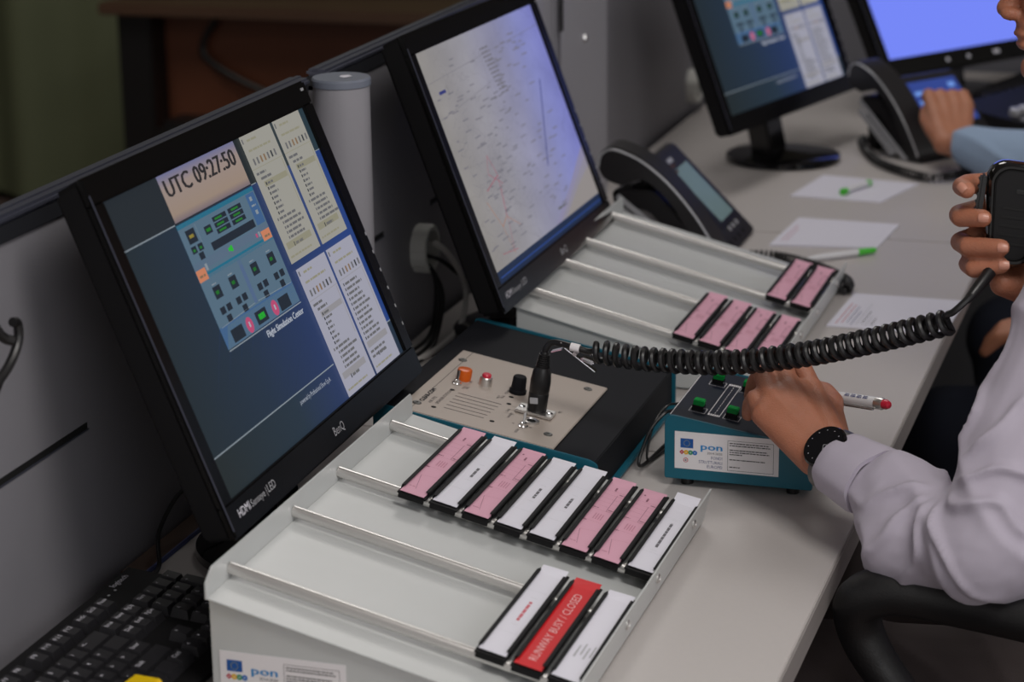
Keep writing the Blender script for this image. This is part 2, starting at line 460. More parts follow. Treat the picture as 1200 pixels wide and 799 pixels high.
# square cable column
p = thing('cable_column', 'tall light grey square column behind the desk right of the middle monitor', 'column', (-0.02, 3.335, 0))
mb = MB(); mb.span((-0.07, 3.13, 0.0), (0.018, 3.20, 1.62), 'post', 0.003); mb.span((-0.07, 3.20, 0.0), (0.030, 3.475, 1.62), 'post', 0.014)
mb.build('shell', p)
mb = MB(); mb.span((0.0295, 3.200, 1.032), (0.0312, 3.207, 1.60), 'black_gap'); mb.span((0.0295, 3.214, 1.032), (0.0312, 3.219, 1.60), 'black_gap'); mb.build('slot', p)
mb = MB(); mb.span((0.0298, 3.205, 0.76), (0.0315, 3.40, 1.030), 'post', 0.0006); mb.build('cover_plate', p)
MB().lathe([(0.0066, 0), (0.0066, 0.002), (0.005, 0.005), (0.002, 0.0062)], (0.0312, 3.325, 1.004), (1, 0, 0), 'chrome', 18).build('screw', p)
mb = MB(); mb.span((-0.03, 4.64, 0.98), (0.05, 4.72, 1.7), 'post', 0.008); tag(mb.build('corner_post'), 'light grey corner post between the third and the bright blue monitor', 'post')

# cable glands in the partition
def gland(y, z, label):
    g = thing('cable_gland', label, 'cable gland', (0.0, y, z - 0.033), group='threaded cable glands')
    m = MB(); R = 0.031; seg = 48; prof = [(0.0, 0.0), (R, 0.0), (R, 0.017), (R - 0.002, 0.020), (0.0235, 0.020), (0.0235, 0.001)]
    R3 = frame_from((1, 0, 0)); vs = []; fs = []
    for (r, h) in prof:
        for k in range(seg):
            a = 2 * PI * k / seg; rr = r - (0.0018 if r > 0.028 and k % 6 == 0 else 0)
            vs.append(Vector((0, y, z)) + R3 @ Vector((rr * math.cos(a), rr * math.sin(a), h)))
    for i in range(1, len(prof) - 1):
        for k in range(seg): fs.append((i * seg + k, i * seg + (k + 1) % seg, (i + 1) * seg + (k + 1) % seg, (i + 1) * seg + k))
    m.add(vs, fs, 'ring_white'); m.build('ring', g)
    MB().lathe([(0.0236, 0.0), (0.0236, 0.003)], (0, y, z), (1, 0, 0), 'black_gap', 32).build('opening', g)
gland(2.670, 0.842, 'white threaded cable gland on the partition between the first and middle monitors')
gland(4.148, 0.788, 'white cable gland on the partition left of the third monitor')
tag(MB().tube(catmull([(0.0, 2.672, 0.848), (0.025, 2.675, 0.846), (0.045, 2.68, 0.822), (0.055, 2.69, 0.785), (0.06, 2.655, 0.752), (0.06, 2.575, 0.7455), (0.05, 2.50, 0.7445)], 10), 0.0035, 'cable_white').build('cable'),
    'thick white cable curving from the gland down to the desk', 'cable')
tag(MB().tube(catmull([(0.0, 2.665, 0.835), (0.03, 2.665, 0.83), (0.05, 2.70, 0.80), (0.055, 2.76, 0.785), (0.05, 2.83, 0.78), (0.045, 2.90, 0.785)], 10), 0.0028, 'rubber').build('cable'),
    'thin black cable running from the gland toward the middle monitor', 'cable')
for k in range(3):
    tag(MB().tube(catmull([(0.0, 2.66 + k * 0.004, 0.83 - k * 0.004), (0.02, 2.66, 0.82), (0.028 + 0.008 * k, 2.655 - 0.01 * k, 0.79), (0.03 + 0.01 * k, 2.62 - 0.02 * k, 0.7445 + 0.0), (0.03 + 0.012 * k, 2.5, 0.744), (0.04, 2.30, 0.744)], 10), 0.0026, 'rubber').build('cable'),
        'black cable drooping from the gland to the desk behind the first monitor', 'cable', 'black cables below the gland')
# headset cord at the picture's left edge
tag(MB().tube(catmull([(0.03, 1.50, 1.10), (0.04, 1.555, 1.065), (0.045, 1.575, 1.04), (0.05, 1.583, 1.034)], 8) , 0.0042, 'rubber').build('headset_cord'),
    'short black cord end hanging at the left edge in front of the partition', 'cord')
tag(MB().tube(catmull([(0.05, 1.585, 1.049), (0.05, 1.592, 1.046), (0.05, 1.592, 1.033), (0.05, 1.58, 1.02), (0.05, 1.56, 1.010), (0.05, 1.53, 1.004), (0.02, 1.45, 1.03), (0.006, 1.4, 1.08), (0.004, 1.38, 1.12), (-0.02, 1.37, 1.128)], 10), 0.0040, 'rubber').build('headset_cord'),
    'black looped headset cord hanging over the partition at the left edge', 'cord')
tag(MB().tube(catmull([(0.045, 1.805, 0.744), (0.042, 1.83, 0.746), (0.030, 1.86, 0.77), (0.03, 1.93, 0.79), (0.06, 2.0, 0.775), (0.05, 2.1, 0.745)], 10), 0.0022, 'rubber').build('keyboard_cable'),
    'thin black cable arching from the keyboard corner behind the first monitor', 'cable')
mb = MB(); mb.span((0.012, 1.81, 0.7405), (0.035, 2.02, 0.7445), 'wood_top', 0.0008); mb.span((0.0352, 1.81, 0.7405), (0.0365, 2.02, 0.7452), 'ink_blue')
tag(mb.build('cable_strip'), 'flat tan strip lying along the back of the desk beside the keyboard', 'strip')

# ================================================================== monitors
W, H = 0.4766, 0.2681
def glow_grad(name, stops_rgb, vec='u', noise_amt=0.0):
    m = bpy.data.materials.new(name); m.use_nodes = True; nt = m.node_tree; b = nt.nodes['Principled BSDF']
    b.inputs['Base Color'].default_value = (0.01, 0.01, 0.01, 1); b.inputs['Roughness'].default_value = 0.45; b.inputs['Specular IOR Level'].default_value = 0.2
    uv = nt.nodes.new('ShaderNodeUVMap'); sx = nt.nodes.new('ShaderNodeSeparateXYZ'); nt.links.new(uv.outputs[0], sx.inputs[0])
    r = nt.nodes.new('ShaderNodeValToRGB'); cr = r.color_ramp
    for i, (p, c) in enumerate(stops_rgb):
        e = cr.elements[i] if i < 2 else cr.elements.new(p)
        e.position = p; e.color = rgb(*c)
    nt.links.new(sx.outputs[0 if vec == 'u' else 1], r.inputs[0])
    nt.links.new(r.outputs[0], b.inputs['Emission Color']); b.inputs['Emission Strength'].default_value = 1.0
    MATS[name] = m; return m, nt, r, b, uv
glow_grad('scr_mid', [(0, (26, 38, 45)), (0.30, (28, 44, 62)), (0.55, (30, 48, 84)), (0.8, (34, 56, 106)), (1, (32, 60, 122))])
glow_grad('scr_top', [(0, (26, 34, 40)), (0.55, (28, 36, 44)), (0.62, (26, 34, 38)), (1, (34, 52, 62))])
glow_grad('scr_low', [(0, (27, 36, 38)), (0.4, (30, 46, 60)), (0.7, (34, 52, 96)), (1, (32, 46, 62))])
glow_grad('scr_utc', [(0, (176, 156, 142)), (0.75, (182, 162, 156)), (1, (140, 140, 176))])
glow_grad('scr_utc_v', [(0, (112, 100, 108)), (0.16, (146, 128, 114)), (0.7, (146, 130, 124)), (1, (104, 106, 140))], 'v')  # beige to lilac: viewing-angle tint put into the clock panel colour
for n_, c_ in dict(s_teal=(22, 100, 126), s_panel=(80, 104, 122), s_panel2=(56, 90, 132), s_sep=(76, 96, 130), s_dark=(24, 34, 46), s_green=(28, 110, 34), s_green2=(34, 170, 44),
                   s_yellow=(146, 130, 50), s_orange=(190, 120, 88), s_grey=(84, 102, 122), s_pink=(176, 70, 108), s_white=(148, 146, 138), s_white2=(152, 152, 166), s_line=(128, 138, 146),
                   s_bar=(136, 133, 114), s_bar2=(138, 136, 140), s_txt=(96, 96, 98), s_blk=(52, 56, 60), s_ico=(124, 100, 76), s_txtw=(160, 166, 178), s_ink=(36, 34, 36), s_navy=(22, 38, 66),
                   s_navy2=(34, 64, 130), s_red=(150, 78, 96), s_orl=(160, 112, 86), s_chart=(108, 106, 114), s_bluel=(44, 50, 110), s_blue=(116, 134, 246), s_cyan=(120, 190, 236), s_pale=(150, 176, 240),
                   s_touch=(46, 66, 138), s_touch2=(110, 150, 220), s_led=(230, 150, 40), s_keyled=(150, 220, 30)).items():
    glow(n_, rgb(*c_))

def monitor(label, c, yaw, tilt, roll, content, scale=1.0, vb=0.0, neck_dx=-0.02, brand=True):
    """c: middle of the screen. Local frame: +X towards the viewer, +Y to the screen's right."""
    base = Vector((c[0] - neck_dx * math.cos(yaw), c[1] - neck_dx * math.sin(yaw), TOP))
    t = thing('monitor', label, 'monitor', base, yaw, 'monitors along the desk row', scale)
    hc = (c[2] - TOP) / scale
    L = ROOTM[t.name]
    up = Vector((-math.sin(tilt), 0, math.cos(tilt))); r = Vector((0, 1, 0)); n = Vector((math.cos(tilt), 0, math.sin(tilt)))
    r2 = r * math.cos(roll) + up * math.sin(roll); u2 = up * math.cos(roll) - r * math.sin(roll)
    P = Matrix(((r2.x, u2.x, n.x, neck_dx), (r2.y, u2.y, n.y, 0), (r2.z, u2.z, n.z, hc), (0, 0, 0, 1)))
    PM = L @ P                                   # panel frame (u, v, out) to world
    x0, x1, y0, y1 = -W / 2, W / 2, -H / 2 + vb * H, H / 2
    bl, br, bt, bb = 0.022, 0.024, 0.025, 0.030
    X0, X1, Y0, Y1 = x0 - bl, x1 + br, y0 - bb, y1 + bt
    # housing
    m = MB(PM); back = -0.030
    bm = bmesh.new(); bmesh.ops.create_cube(bm, size=1.0)
    for v in bm.verts:
        k = 1.0 if v.co.z > 0 else 0.975
        v.co = Vector(((X0 + X1) / 2 + v.co.x * (X1 - X0) * k, (Y0 + Y1) / 2 + v.co.y * (Y1 - Y0) * k, 0.0 if v.co.z > 0 else back))
    bmesh.ops.bevel(bm, geom=[e for e in bm.edges], offset=0.004, segments=2, affect='EDGES')
    for v in bm.verts: v.co.z = min(v.co.z, -0.0015)
    m.from_bm(bm, 'matte_black')
    m.box((0, 0.0, back - 0.012), (0.34, 0.19, 0.03), 'matte_black', 0.012)
    m.build('housing', t)
    f = MB(PM)
    def strip(a, b, c_, d): f.box(((a + c_) / 2, (b + d) / 2, 0.0), (abs(c_ - a), abs(d - b), 0.007), 'bezel', 0.002)
    strip(X0, y1, X1, Y1); strip(X0, Y0, X1, y0); strip(X0, y0 - 0.002, x0, y1 + 0.002); strip(x1, y0 - 0.002, X1, y1 + 0.002)
    f.build('bezel', t)
    f = MB(PM); f.box((X0 + 0.0012, (Y0 + Y1) / 2 - 0.004, 0.0036), (0.0016, (Y1 - Y0) * 0.93, 0.0012), 'rail', 0.0004); f.build('edge_highlight', t)  # pale strip standing in for the highlight along the bezel ridge
    s = MB(PM @ Matrix(((W, 0, 0, -W / 2), (0, H, 0, -H / 2), (0, 0, 1, 0), (0, 0, 0, 1))))
    S = Scr(s); content(S); s.build('screen', t, smooth=False)
    if brand:
        lg = MB(PM); o = (0, 0, 0.0037); X = (1, 0, 0); Y = (0, 1, 0)
        lg.text('BenQ', o, X, Y, 0.012, Y0 + 0.011, 0.0085, 'silver', align='c'); lg.build('logo', t, smooth=False)
        lg = MB(PM); lg.text('HDMI', o, X, Y, x0 - 0.001, Y0 + 0.013, 0.0075, 'key_white', w=0.025)
        lg.text('Senseye |', o, X, Y, x0 + 0.027, Y0 + 0.013, 0.0065, 'silver', w=0.036); lg.text('LED', o, X, Y, x0 + 0.066, Y0 + 0.013, 0.0075, 'silver', w=0.018)
        lg.build('marking', t, smooth=False)
    if label.startswith('farthest'):
        for xx in (-.10, -.045, .03): mk = MB(PM); mk.box((xx, Y0 + .014, .0042), (.016 if xx > 0 else .007, .006, .0012), 'key_white', .0004); mk.build('button', t)
    if label.startswith('first'):
        mk = MB(PM); mk.box((X1 - .014, Y1 - .008, .0037), (.007, .0030, .0005), 'silver'); mk.build('badge', t)
    for k in range(6):
        b = MB(PM); b.box((X1 + 0.0005, Y0 + 0.055 + 0.020 * k, -0.010), (0.003, 0.010, 0.006), 'bezel', 0.001); b.box((X1 - 0.004, Y0 + 0.055 + 0.020 * k, 0.0037), (0.002, 0.0035, 0.0004), 'silver'); b.build('button', t)
    nb = MB(L); nz = hc - 0.05
    nb.prism([(-0.045, 0.012), (-0.005, 0.012), (neck_dx - 0.010, nz), (neck_dx - 0.052, nz)], 'y', -0.032, 0.032, 'gloss_black', 0.004); nb.build('stand_neck', t)
    nb = MB(L); nb.lathe([(0.0, 0.0), (0.094, 0.0), (0.099, 0.003), (0.098, 0.010), (0.092, 0.013), (0.060, 0.015), (0.0, 0.018)], (0, 0, 0.0005), (0, 0, 1), 'gloss_black', 56); nb.build('stand_base', t)
    return t

class Scr:
    def __init__(s, mb): s.mb = mb; s.z = 0.0002; s.step = 0.00012
    def up(s): s.z += s.step
    def R(s, a, b, c, d, m, uv=False):
        s.mb.quad([(a, b, s.z), (c, b, s.z), (c, d, s.z), (a, d, s.z)], m, uv)
    def L(s, a, b, w, m):
        A = Vector((a[0] * W, a[1] * H)); B = Vector((b[0] * W, b[1] * H)); d = (B - A); n = Vector((-d.y, d.x)).normalized() * w / 2
        q = [A - n, B - n, B + n, A + n]; s.mb.quad([(p.x / W, p.y / H, s.z) for p in q], m)
    def T(s, t, x, y, h, w, m): s.mb.text(t, (0, 0, s.z), (1, 0, 0), (0, 1, 0), x, y, h, m, w=w)
    def S(s, x, y, w, h, m, seed): s.mb.scribble((0, 0, s.z), (1, 0, 0), (0, 1, 0), x, y, w, h, m, seed)
    def D(s, x, y, r, m):
        s.mb.add([(x + r / W * math.cos(2 * PI * k / 14), y + r / H * math.sin(2 * PI * k / 14), s.z) for k in range(14)], [tuple(range(14))], m)

def window(S, x0, y0, x1, y1, wm, bar, seed, mode=0):
    S.R(x0, y0, x1, y1, wm); S.up(); w = x1 - x0; h = y1 - y0; rr = random.Random(seed)
    S.R(x0 + .006, y1 - .028, x0 + .012, y1 - .010, 's_txt'); S.S(x0 + .03, y1 - .026, .05, .008, 's_bar', seed)
    S.S(x0 + .02, y1 - .062, w * .7, .008, 's_bar', seed + 1)
    for k in range(7):
        m = ['s_txt', 's_txt', 's_ico', 's_ico', 's_txt', 's_blk', 's_txt'][k]
        S.R(x0 + .022 + k * .019, y1 - .112, x0 + .030 + k * .019, y1 - .088, m)
    S.R(x0, y1 - .125, x1, y1 - .123, bar)
    if mode == 0:
        S.S(x0 + .012, y1 - .148, .05, .009, 's_txt', seed + 3)
        S.R(x0 + .03, y1 - .197, x1 - .014, y1 - .176, bar); S.S(x0 + .024, y1 - .168, .055, .009, 's_txt', seed + 4); S.up()
        y = y1 - .192; dy_ = .0188
        for k in range(7):
            S.R(x0 + .036, y, x0 + .042, y + .011, 's_blk'); S.S(x0 + .046, y + .001, .018 + .02 * rr.random(), .008, 's_txt', seed + 10 + k); y -= dy_
        for k in range(5):
            S.R(x0 + .020 + (.018 if k else 0), y, x0 + .026 + (.018 if k else 0), y + .010, 's_txt'); S.S(x0 + .032 + (.016 if k else 0), y, .07 + .035 * rr.random(), .009, 's_txt', seed + 30 + k); y -= dy_
    else:
        y = y1 - .15
        for k in range(12):
            S.R(x0 + .016, y, x0 + .021, y + .011, 's_blk'); S.S(x0 + .026, y, .06 + .04 * rr.random(), .009, 's_txt', seed + 20 + k); y -= .0195
    S.R(x0 + .012, y - .012, x1 - .02, y + .012, bar); y -= .034
    while y > y0 + .045:
        S.S(x0 + .014, y, w - .045 - .03 * rr.random(), .009, 's_txt', rr.randrange(999)); y -= .019
    S.R(x0 + .05, y0 + .05, x0 + .055, y0 + .066, 's_blk'); S.S(x0 + .06, y0 + .052, .04, .010, 's_txt', seed + 7)
    S.S(x0 + .01, y0 + .018, w - .05, .007, 's_bar', seed + 8)
    S.R(x1 - .012, y0 + .18, x1 - .009, y1 - .13, bar)

def sim_screen(S):
    S.R(0, .833, 1, 1, 'scr_top', True); S.R(0, .134, 1, .833, 'scr_mid', True); S.R(0, 0, 1, .134, 'scr_low', True); S.up()
    S.R(0, .832, .226, .836, 's_line'); S.R(0, .133, .636, .137, 's_line'); S.R(.605, .832, .63, .835, 's_line'); S.R(.968, .832, 1, .835, 's_line'); S.R(.968, .13, 1, .134, 's_line')
    for k in range(9):
        S.L((.02 + .05 * k, .14), (.25 + .06 * k, .50), .0003, 'scr_mid')
    S.R(.231, .838, .604, 1.0, 'scr_utc_v', True); S.up()
    for dx_ in (0, .0018, .0036):
        S.T('UTC 09:27:50', .246 + dx_, .921, .060, .335, 's_ink'); S.up()
    # radio panel
    S.R(.226, .65, .603, .828, 's_panel'); S.R(.226, .815, .603, .830, 's_teal'); S.R(.226, .664, .603, .694, 's_grey'); S.R(.226, .642, .603, .652, 's_teal')
    S.R(.226, .395, .603, .642, 's_panel'); S.R(.226, .395, .603, .47, 's_panel2'); S.R(.226, .632, .603, .642, 's_teal'); S.R(.408, .475, .424, .632, 's_sep'); S.up()
    S.R(.250, .755, .290, .802, 's_dark'); S.R(.260, .773, .280, .784, 's_yellow')
    for (x, y) in ((.247, .722), (.277, .722), (.268, .694)): S.R(x, y, x + .022, y + .024, 's_dark')
    S.R(.330, .757, .362, .785, 's_dark'); S.R(.300, .745, .301, .81, 's_line')
    for c_, x in enumerate((.378, .455)):
        for k in range(3):
            S.R(x, .768 - .021 * k + .015, x + .066, .785 - .021 * k + .015, 's_dark')
    S.R(.333, .700, .548, .728, 's_dark'); S.R(.556, .70, .598, .812, 's_panel2'); S.up()
    S.R(.336, .765, .356, .776, 's_green'); S.R(.252, .728, .262, .736, 's_green'); S.R(.282, .728, .292, .736, 's_green')
    for x in (.388, .470):
        for k in range(3): S.R(x, .7875 - .021 * k, x + .034, .7945 - .021 * k, 's_green')
    S.R(.568, .785, .580, .800, 's_line'); S.R(.572, .735, .584, .750, 's_line'); S.S(.565, .765, .022, .006, 's_line', 5)
    S.R(.226, .630, .268, .670, 's_orange'); S.R(.556, .640, .600, .676, 's_orange'); S.R(.272, .655, .282, .678, 's_line'); S.R(.543, .662, .552, .68, 's_line'); S.R(.530, .664, .538, .678, 's_pink')
    S.R(.392, .672, .402, .684, 's_green2'); S.R(.402, .668, .412, .688, 's_green2')
    S.up(); S.S(.234, .643, .026, .008, 's_ico', 3); S.S(.566, .650, .026, .008, 's_ico', 4)
    for i, x in enumerate((.262, .340, .450, .538)):
        S.R(x, .556, x + .034, .598, 's_dark'); S.R(x + .008, .570, x + .022, .582, 's_green'); S.S(x + .004, .604, .02, .004, 's_line', i)
        S.R(x - .004, .503, x + .018, .527, 's_dark'); S.R(x + .026, .503, x + .048, .527, 's_dark'); S.R(x + .010, .470, x + .032, .494, 's_dark')
    S.L((.236, .468), (.408, .478), .0005, 's_line'); S.L((.424, .478), (.598, .468), .0005, 's_line')
    S.R(.262, .402, .318, .446, 's_dark'); S.R(.385, .405, .440, .450, 's_dark'); S.R(.505, .400, .560, .446, 's_dark'); S.R(.398, .418, .428, .438, 's_green2')
    S.D(.349, .425, .0075, 's_pink'); S.D(.482, .425, .0075, 's_pink'); S.up(); S.R(.346, .418, .352, .436, 's_txtw'); S.R(.479, .418, .485, .436, 's_txtw')
    S.R(.226, .388, .603, .392, 's_line')
    S.T('Flight Simulation Center', .402, .352, .022, .195, 's_txtw'); S.up(); S.T('Flight Simulation Center', .4032, .352, .024, .195, 's_txtw'); S.T('powered by Professional Show S.p.A.', .418, .094, .017, .172, 's_txtw')
    S.up()
    window(S, .631, .520, .800, 1.0, 's_white', 's_bar', 11); window(S, .812, .520, .966, 1.0, 's_white', 's_bar', 47)
    window(S, .636, .003, .803, .495, 's_white2', 's_bar2', 83, 0); window(S, .812, .003, .968, .495, 's_white2', 's_bar2', 131, 1)

def chart_screen(S):
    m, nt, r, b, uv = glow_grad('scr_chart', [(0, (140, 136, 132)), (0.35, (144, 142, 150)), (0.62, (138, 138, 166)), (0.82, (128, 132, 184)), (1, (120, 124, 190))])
    # thin engraved chart lines
    vo = nt.nodes.new('ShaderNodeTexVoronoi'); vo.feature = 'DISTANCE_TO_EDGE'; vo.inputs['Scale'].default_value = 7.0
    nz = nt.nodes.new('ShaderNodeTexNoise'); nz.inputs['Scale'].default_value = 6; nz.inputs['Detail'].default_value = 5
    ad = nt.nodes.new('ShaderNodeVectorMath'); ad.operation = 'MULTIPLY_ADD'; ad.inputs[1].default_value = (.35, .35, 0)
    nt.links.new(uv.outputs[0], nz.inputs['Vector']); nt.links.new(nz.outputs['Color'], ad.inputs[0]); nt.links.new(uv.outputs[0], ad.inputs[2]); nt.links.new(ad.outputs[0], vo.inputs['Vector'])
    lt = nt.nodes.new('ShaderNodeMapRange'); lt.inputs[1].default_value = 0.0; lt.inputs[2].default_value = 0.012; lt.inputs[3].default_value = 0.82; lt.inputs[4].default_value = 1.0
    nt.links.new(vo.outputs['Distance'], lt.inputs[0])
    n3 = nt.nodes.new('ShaderNodeTexNoise'); n3.inputs['Scale'].default_value = 4; n3.inputs['Detail'].default_value = 6
    m3 = nt.nodes.new('ShaderNodeMapRange'); m3.inputs[1].default_value = .3; m3.inputs[2].default_value = .7; m3.inputs[3].default_value = .86; m3.inputs[4].default_value = 1.08
    nt.links.new(uv.outputs[0], n3.inputs['Vector']); nt.links.new(n3.outputs['Fac'], m3.inputs[0])
    mu = nt.nodes.new('ShaderNodeMath'); mu.operation = 'MULTIPLY'; nt.links.new(lt.outputs[0], mu.inputs[0]); nt.links.new(m3.outputs[0], mu.inputs[1])
    nt.links.new(mu.outputs[0], b.inputs['Emission Strength'])
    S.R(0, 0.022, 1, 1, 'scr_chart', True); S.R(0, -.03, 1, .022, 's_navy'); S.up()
    S.R(.03, -.012, 1, -.006, 's_navy2')
    for (a, b2, w, m_) in [((0, .86), (1, .90), .0005, 's_chart'), ((0, .70), (.45, .75), .0005, 's_chart'), ((.45, .60), (.45, .90), .0004, 's_chart'), ((.855, .659), (.665, .281), .0026, 's_bluel'),
                          ((.237, .476), (.263, .376), .0013, 's_red'), ((.263, .376), (.15, .34), .0013, 's_red'), ((.263, .376), (.22, .20), .0013, 's_red'), ((.237, .476), (.20, .40), .001, 's_red'),
                          ((.20, .40), (.28, .33), .0009, 's_red'), ((.12, .30), (.17, .17), .0012, 's_orl'), ((.17, .17), (.19, .04), .0009, 's_orl'), ((.26, .33), (.19, .05), .0009, 's_red'),
                          ((.22, .20), (.30, .13), .0008, 's_orl'), ((.10, .07), (.22, .05), .0008, 's_red'), ((.17, .17), (.22, .20), .0011, 's_orl')]:
        S.L(a, b2, w, m_)
    for k_, c_ in enumerate(((134, 130, 158), (136, 132, 146), (140, 134, 132))):
        glow('s_corner%d' % k_, rgb(*c_)); S.up(); q_ = .05 * k_
        S.mb.quad([(.56 + q_, .023, S.z), (1, .023, S.z), (1, .27 - q_, S.z), (.80 + q_ * .6, .15 - q_ * .3, S.z)], 's_corner%d' % k_)
    S.up(); rr = random.Random(3)
    S.S(.07, .80, .05, .014, 's_bluel', 2)
    for k in range(150):
        x = rr.random() * .8 + .03; y = rr.random() * .86 + .06; S.S(x, y, .02 + .03 * rr.random(), .006, 's_chart', k)
    for k in range(12): S.S(.46 + .004 * k, .90 - .02 * k, .07, .009, 's_chart', k + 200)
    for k in range(170):
        x = rr.gauss(.28, .12); y = rr.gauss(.40, .16)
        if 0.03 < x < .8 and .06 < y < .9: S.L((x, y), (x + rr.uniform(-.05, .05), y + rr.uniform(-.06, .06)), .00035, 's_chart')
    # plain lower right corner of the sheet
    S.S(.62, .075, .08, .012, 's_txt', 77)

def blue_screen(S):
    S.R(0, 0, 1, 1, 's_blue'); S.up(); S.R(.42, .50, .47, .56, 's_cyan'); S.R(.76, .40, 1, .52, 's_pale'); S.R(.86, .15, 1, .4, 's_pale'); S.R(.74, .70, .9, .95, 's_pale')

monitor('first monitor, nearest the camera, showing a UTC clock and text windows', (0.127, 1.916, 0.998), 0.0485, 0.3894, -0.0218, sim_screen)
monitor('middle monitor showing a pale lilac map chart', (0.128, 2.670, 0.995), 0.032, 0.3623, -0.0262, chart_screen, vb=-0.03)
monitor('third monitor, blurred, showing blue panel and white windows above its round base', (0.213, 3.78, 0.971), -0.224, 0.376, -0.015, sim_screen, 0.965, neck_dx=-0.036, brand=False)
monitor('farthest monitor with a plain bright blue screen', (0.439, 4.42, 0.975), -0.527, 0.50, -0.016, blue_screen, 1.114, neck_dx=-0.02, brand=False)

# ================================================================== project sticker used on the metal boxes
def sticker(m, o, X, Y, w, h):
    o = Vector(o); X = Vector(X); Y = Vector(Y); N = X.cross(Y).normalized()
    m.box(o + X * w / 2 + Y * h / 2 + N * 0.0002, (w, h, 0.0004), 'sticker', 0, Matrix((X, Y, N)).transposed())
    q = o + N * 0.00055
    def fx(a): return a * w
    def fy(a): return (1 - a) * h
    m.rect(q, X, Y, fx(.056), fy(.43), fx(.18), fy(.18), 'eu_blue')
    for k in range(12): m.disc(q + N * .0001, X, Y, fx(.118) + .0030 * math.cos(k * PI / 6) * w / .107, fy(.305) + .0030 * math.sin(k * PI / 6) * w / .107, .0004, 'star', 6)
    for k, (c, t) in enumerate((('c_red', 'R'), ('c_yellow', 'I'), ('c_green', 'C'), ('c_blue', 'E'))):
        m.disc(q, X, Y, fx(.070 + .042 * k), fy(.55), .0026 * w / .107, c, 8 if k else 4); m.disc(q + N * .0001, X, Y, fx(.070 + .042 * k), fy(.55), .0006 * w / .107, 'sticker', 8)
    m.disc(q, X, Y, fx(.108), fy(.76), .0026 * w / .107, 'c_red', 10); m.disc(q + N * .0001, X, Y, fx(.108), fy(.76), .0019 * w / .107, 'sticker', 10); m.disc(q + N * .0002, X, Y, fx(.108), fy(.76), .0010 * w / .107, 'ink', 5)
    m.text('pon', q, X, Y, fx(.255), fy(.44), h * .175, 'pon_blue', w=w * .205)
    for dx in (0.0003, -0.0003): m.text('pon', q + X * dx + N * abs(dx) * (.4 if dx > 0 else .8), X, Y, fx(.255), fy(.44), h * .175, 'pon_blue', w=w * .205)
    m.text('2014-2020', q, X, Y, fx(.315), fy(.555), h * .06, 'ink', w=w * .145)
    m.text('FONDI', q, X, Y, fx(.460), fy(.685), h * .08, 'ink_blue', w=w * .105, align='r')
    m.text('STRUTTURALI', q, X, Y, fx(.460), fy(.81), h * .08, 'ink_blue', w=w * .225, align='r')
    m.text('EUROPEI', q, X, Y, fx(.460), fy(.925), h * .08, 'ink_blue', w=w * .145, align='r')
    for a, b in (((.513, .14), (.95, .14)), ((.95, .14), (.95, .94)), ((.95, .94), (.513, .94)), ((.513, .94), (.513, .14))):
        m.line(q, X, Y, (fx(a[0]), fy(a[1])), (fx(b[0]), fy(b[1])), .00035, 'ink')
    for k, (yy, ww) in enumerate(((.22, .37), (.28, .39), (.40, .36), (.46, .38), (.52, .12), (.66, .34), (.86, .10))):
        m.scribble(q, X, Y, fx(.53), fy(yy), ww * w, h * .026, 'ink', k, .5)

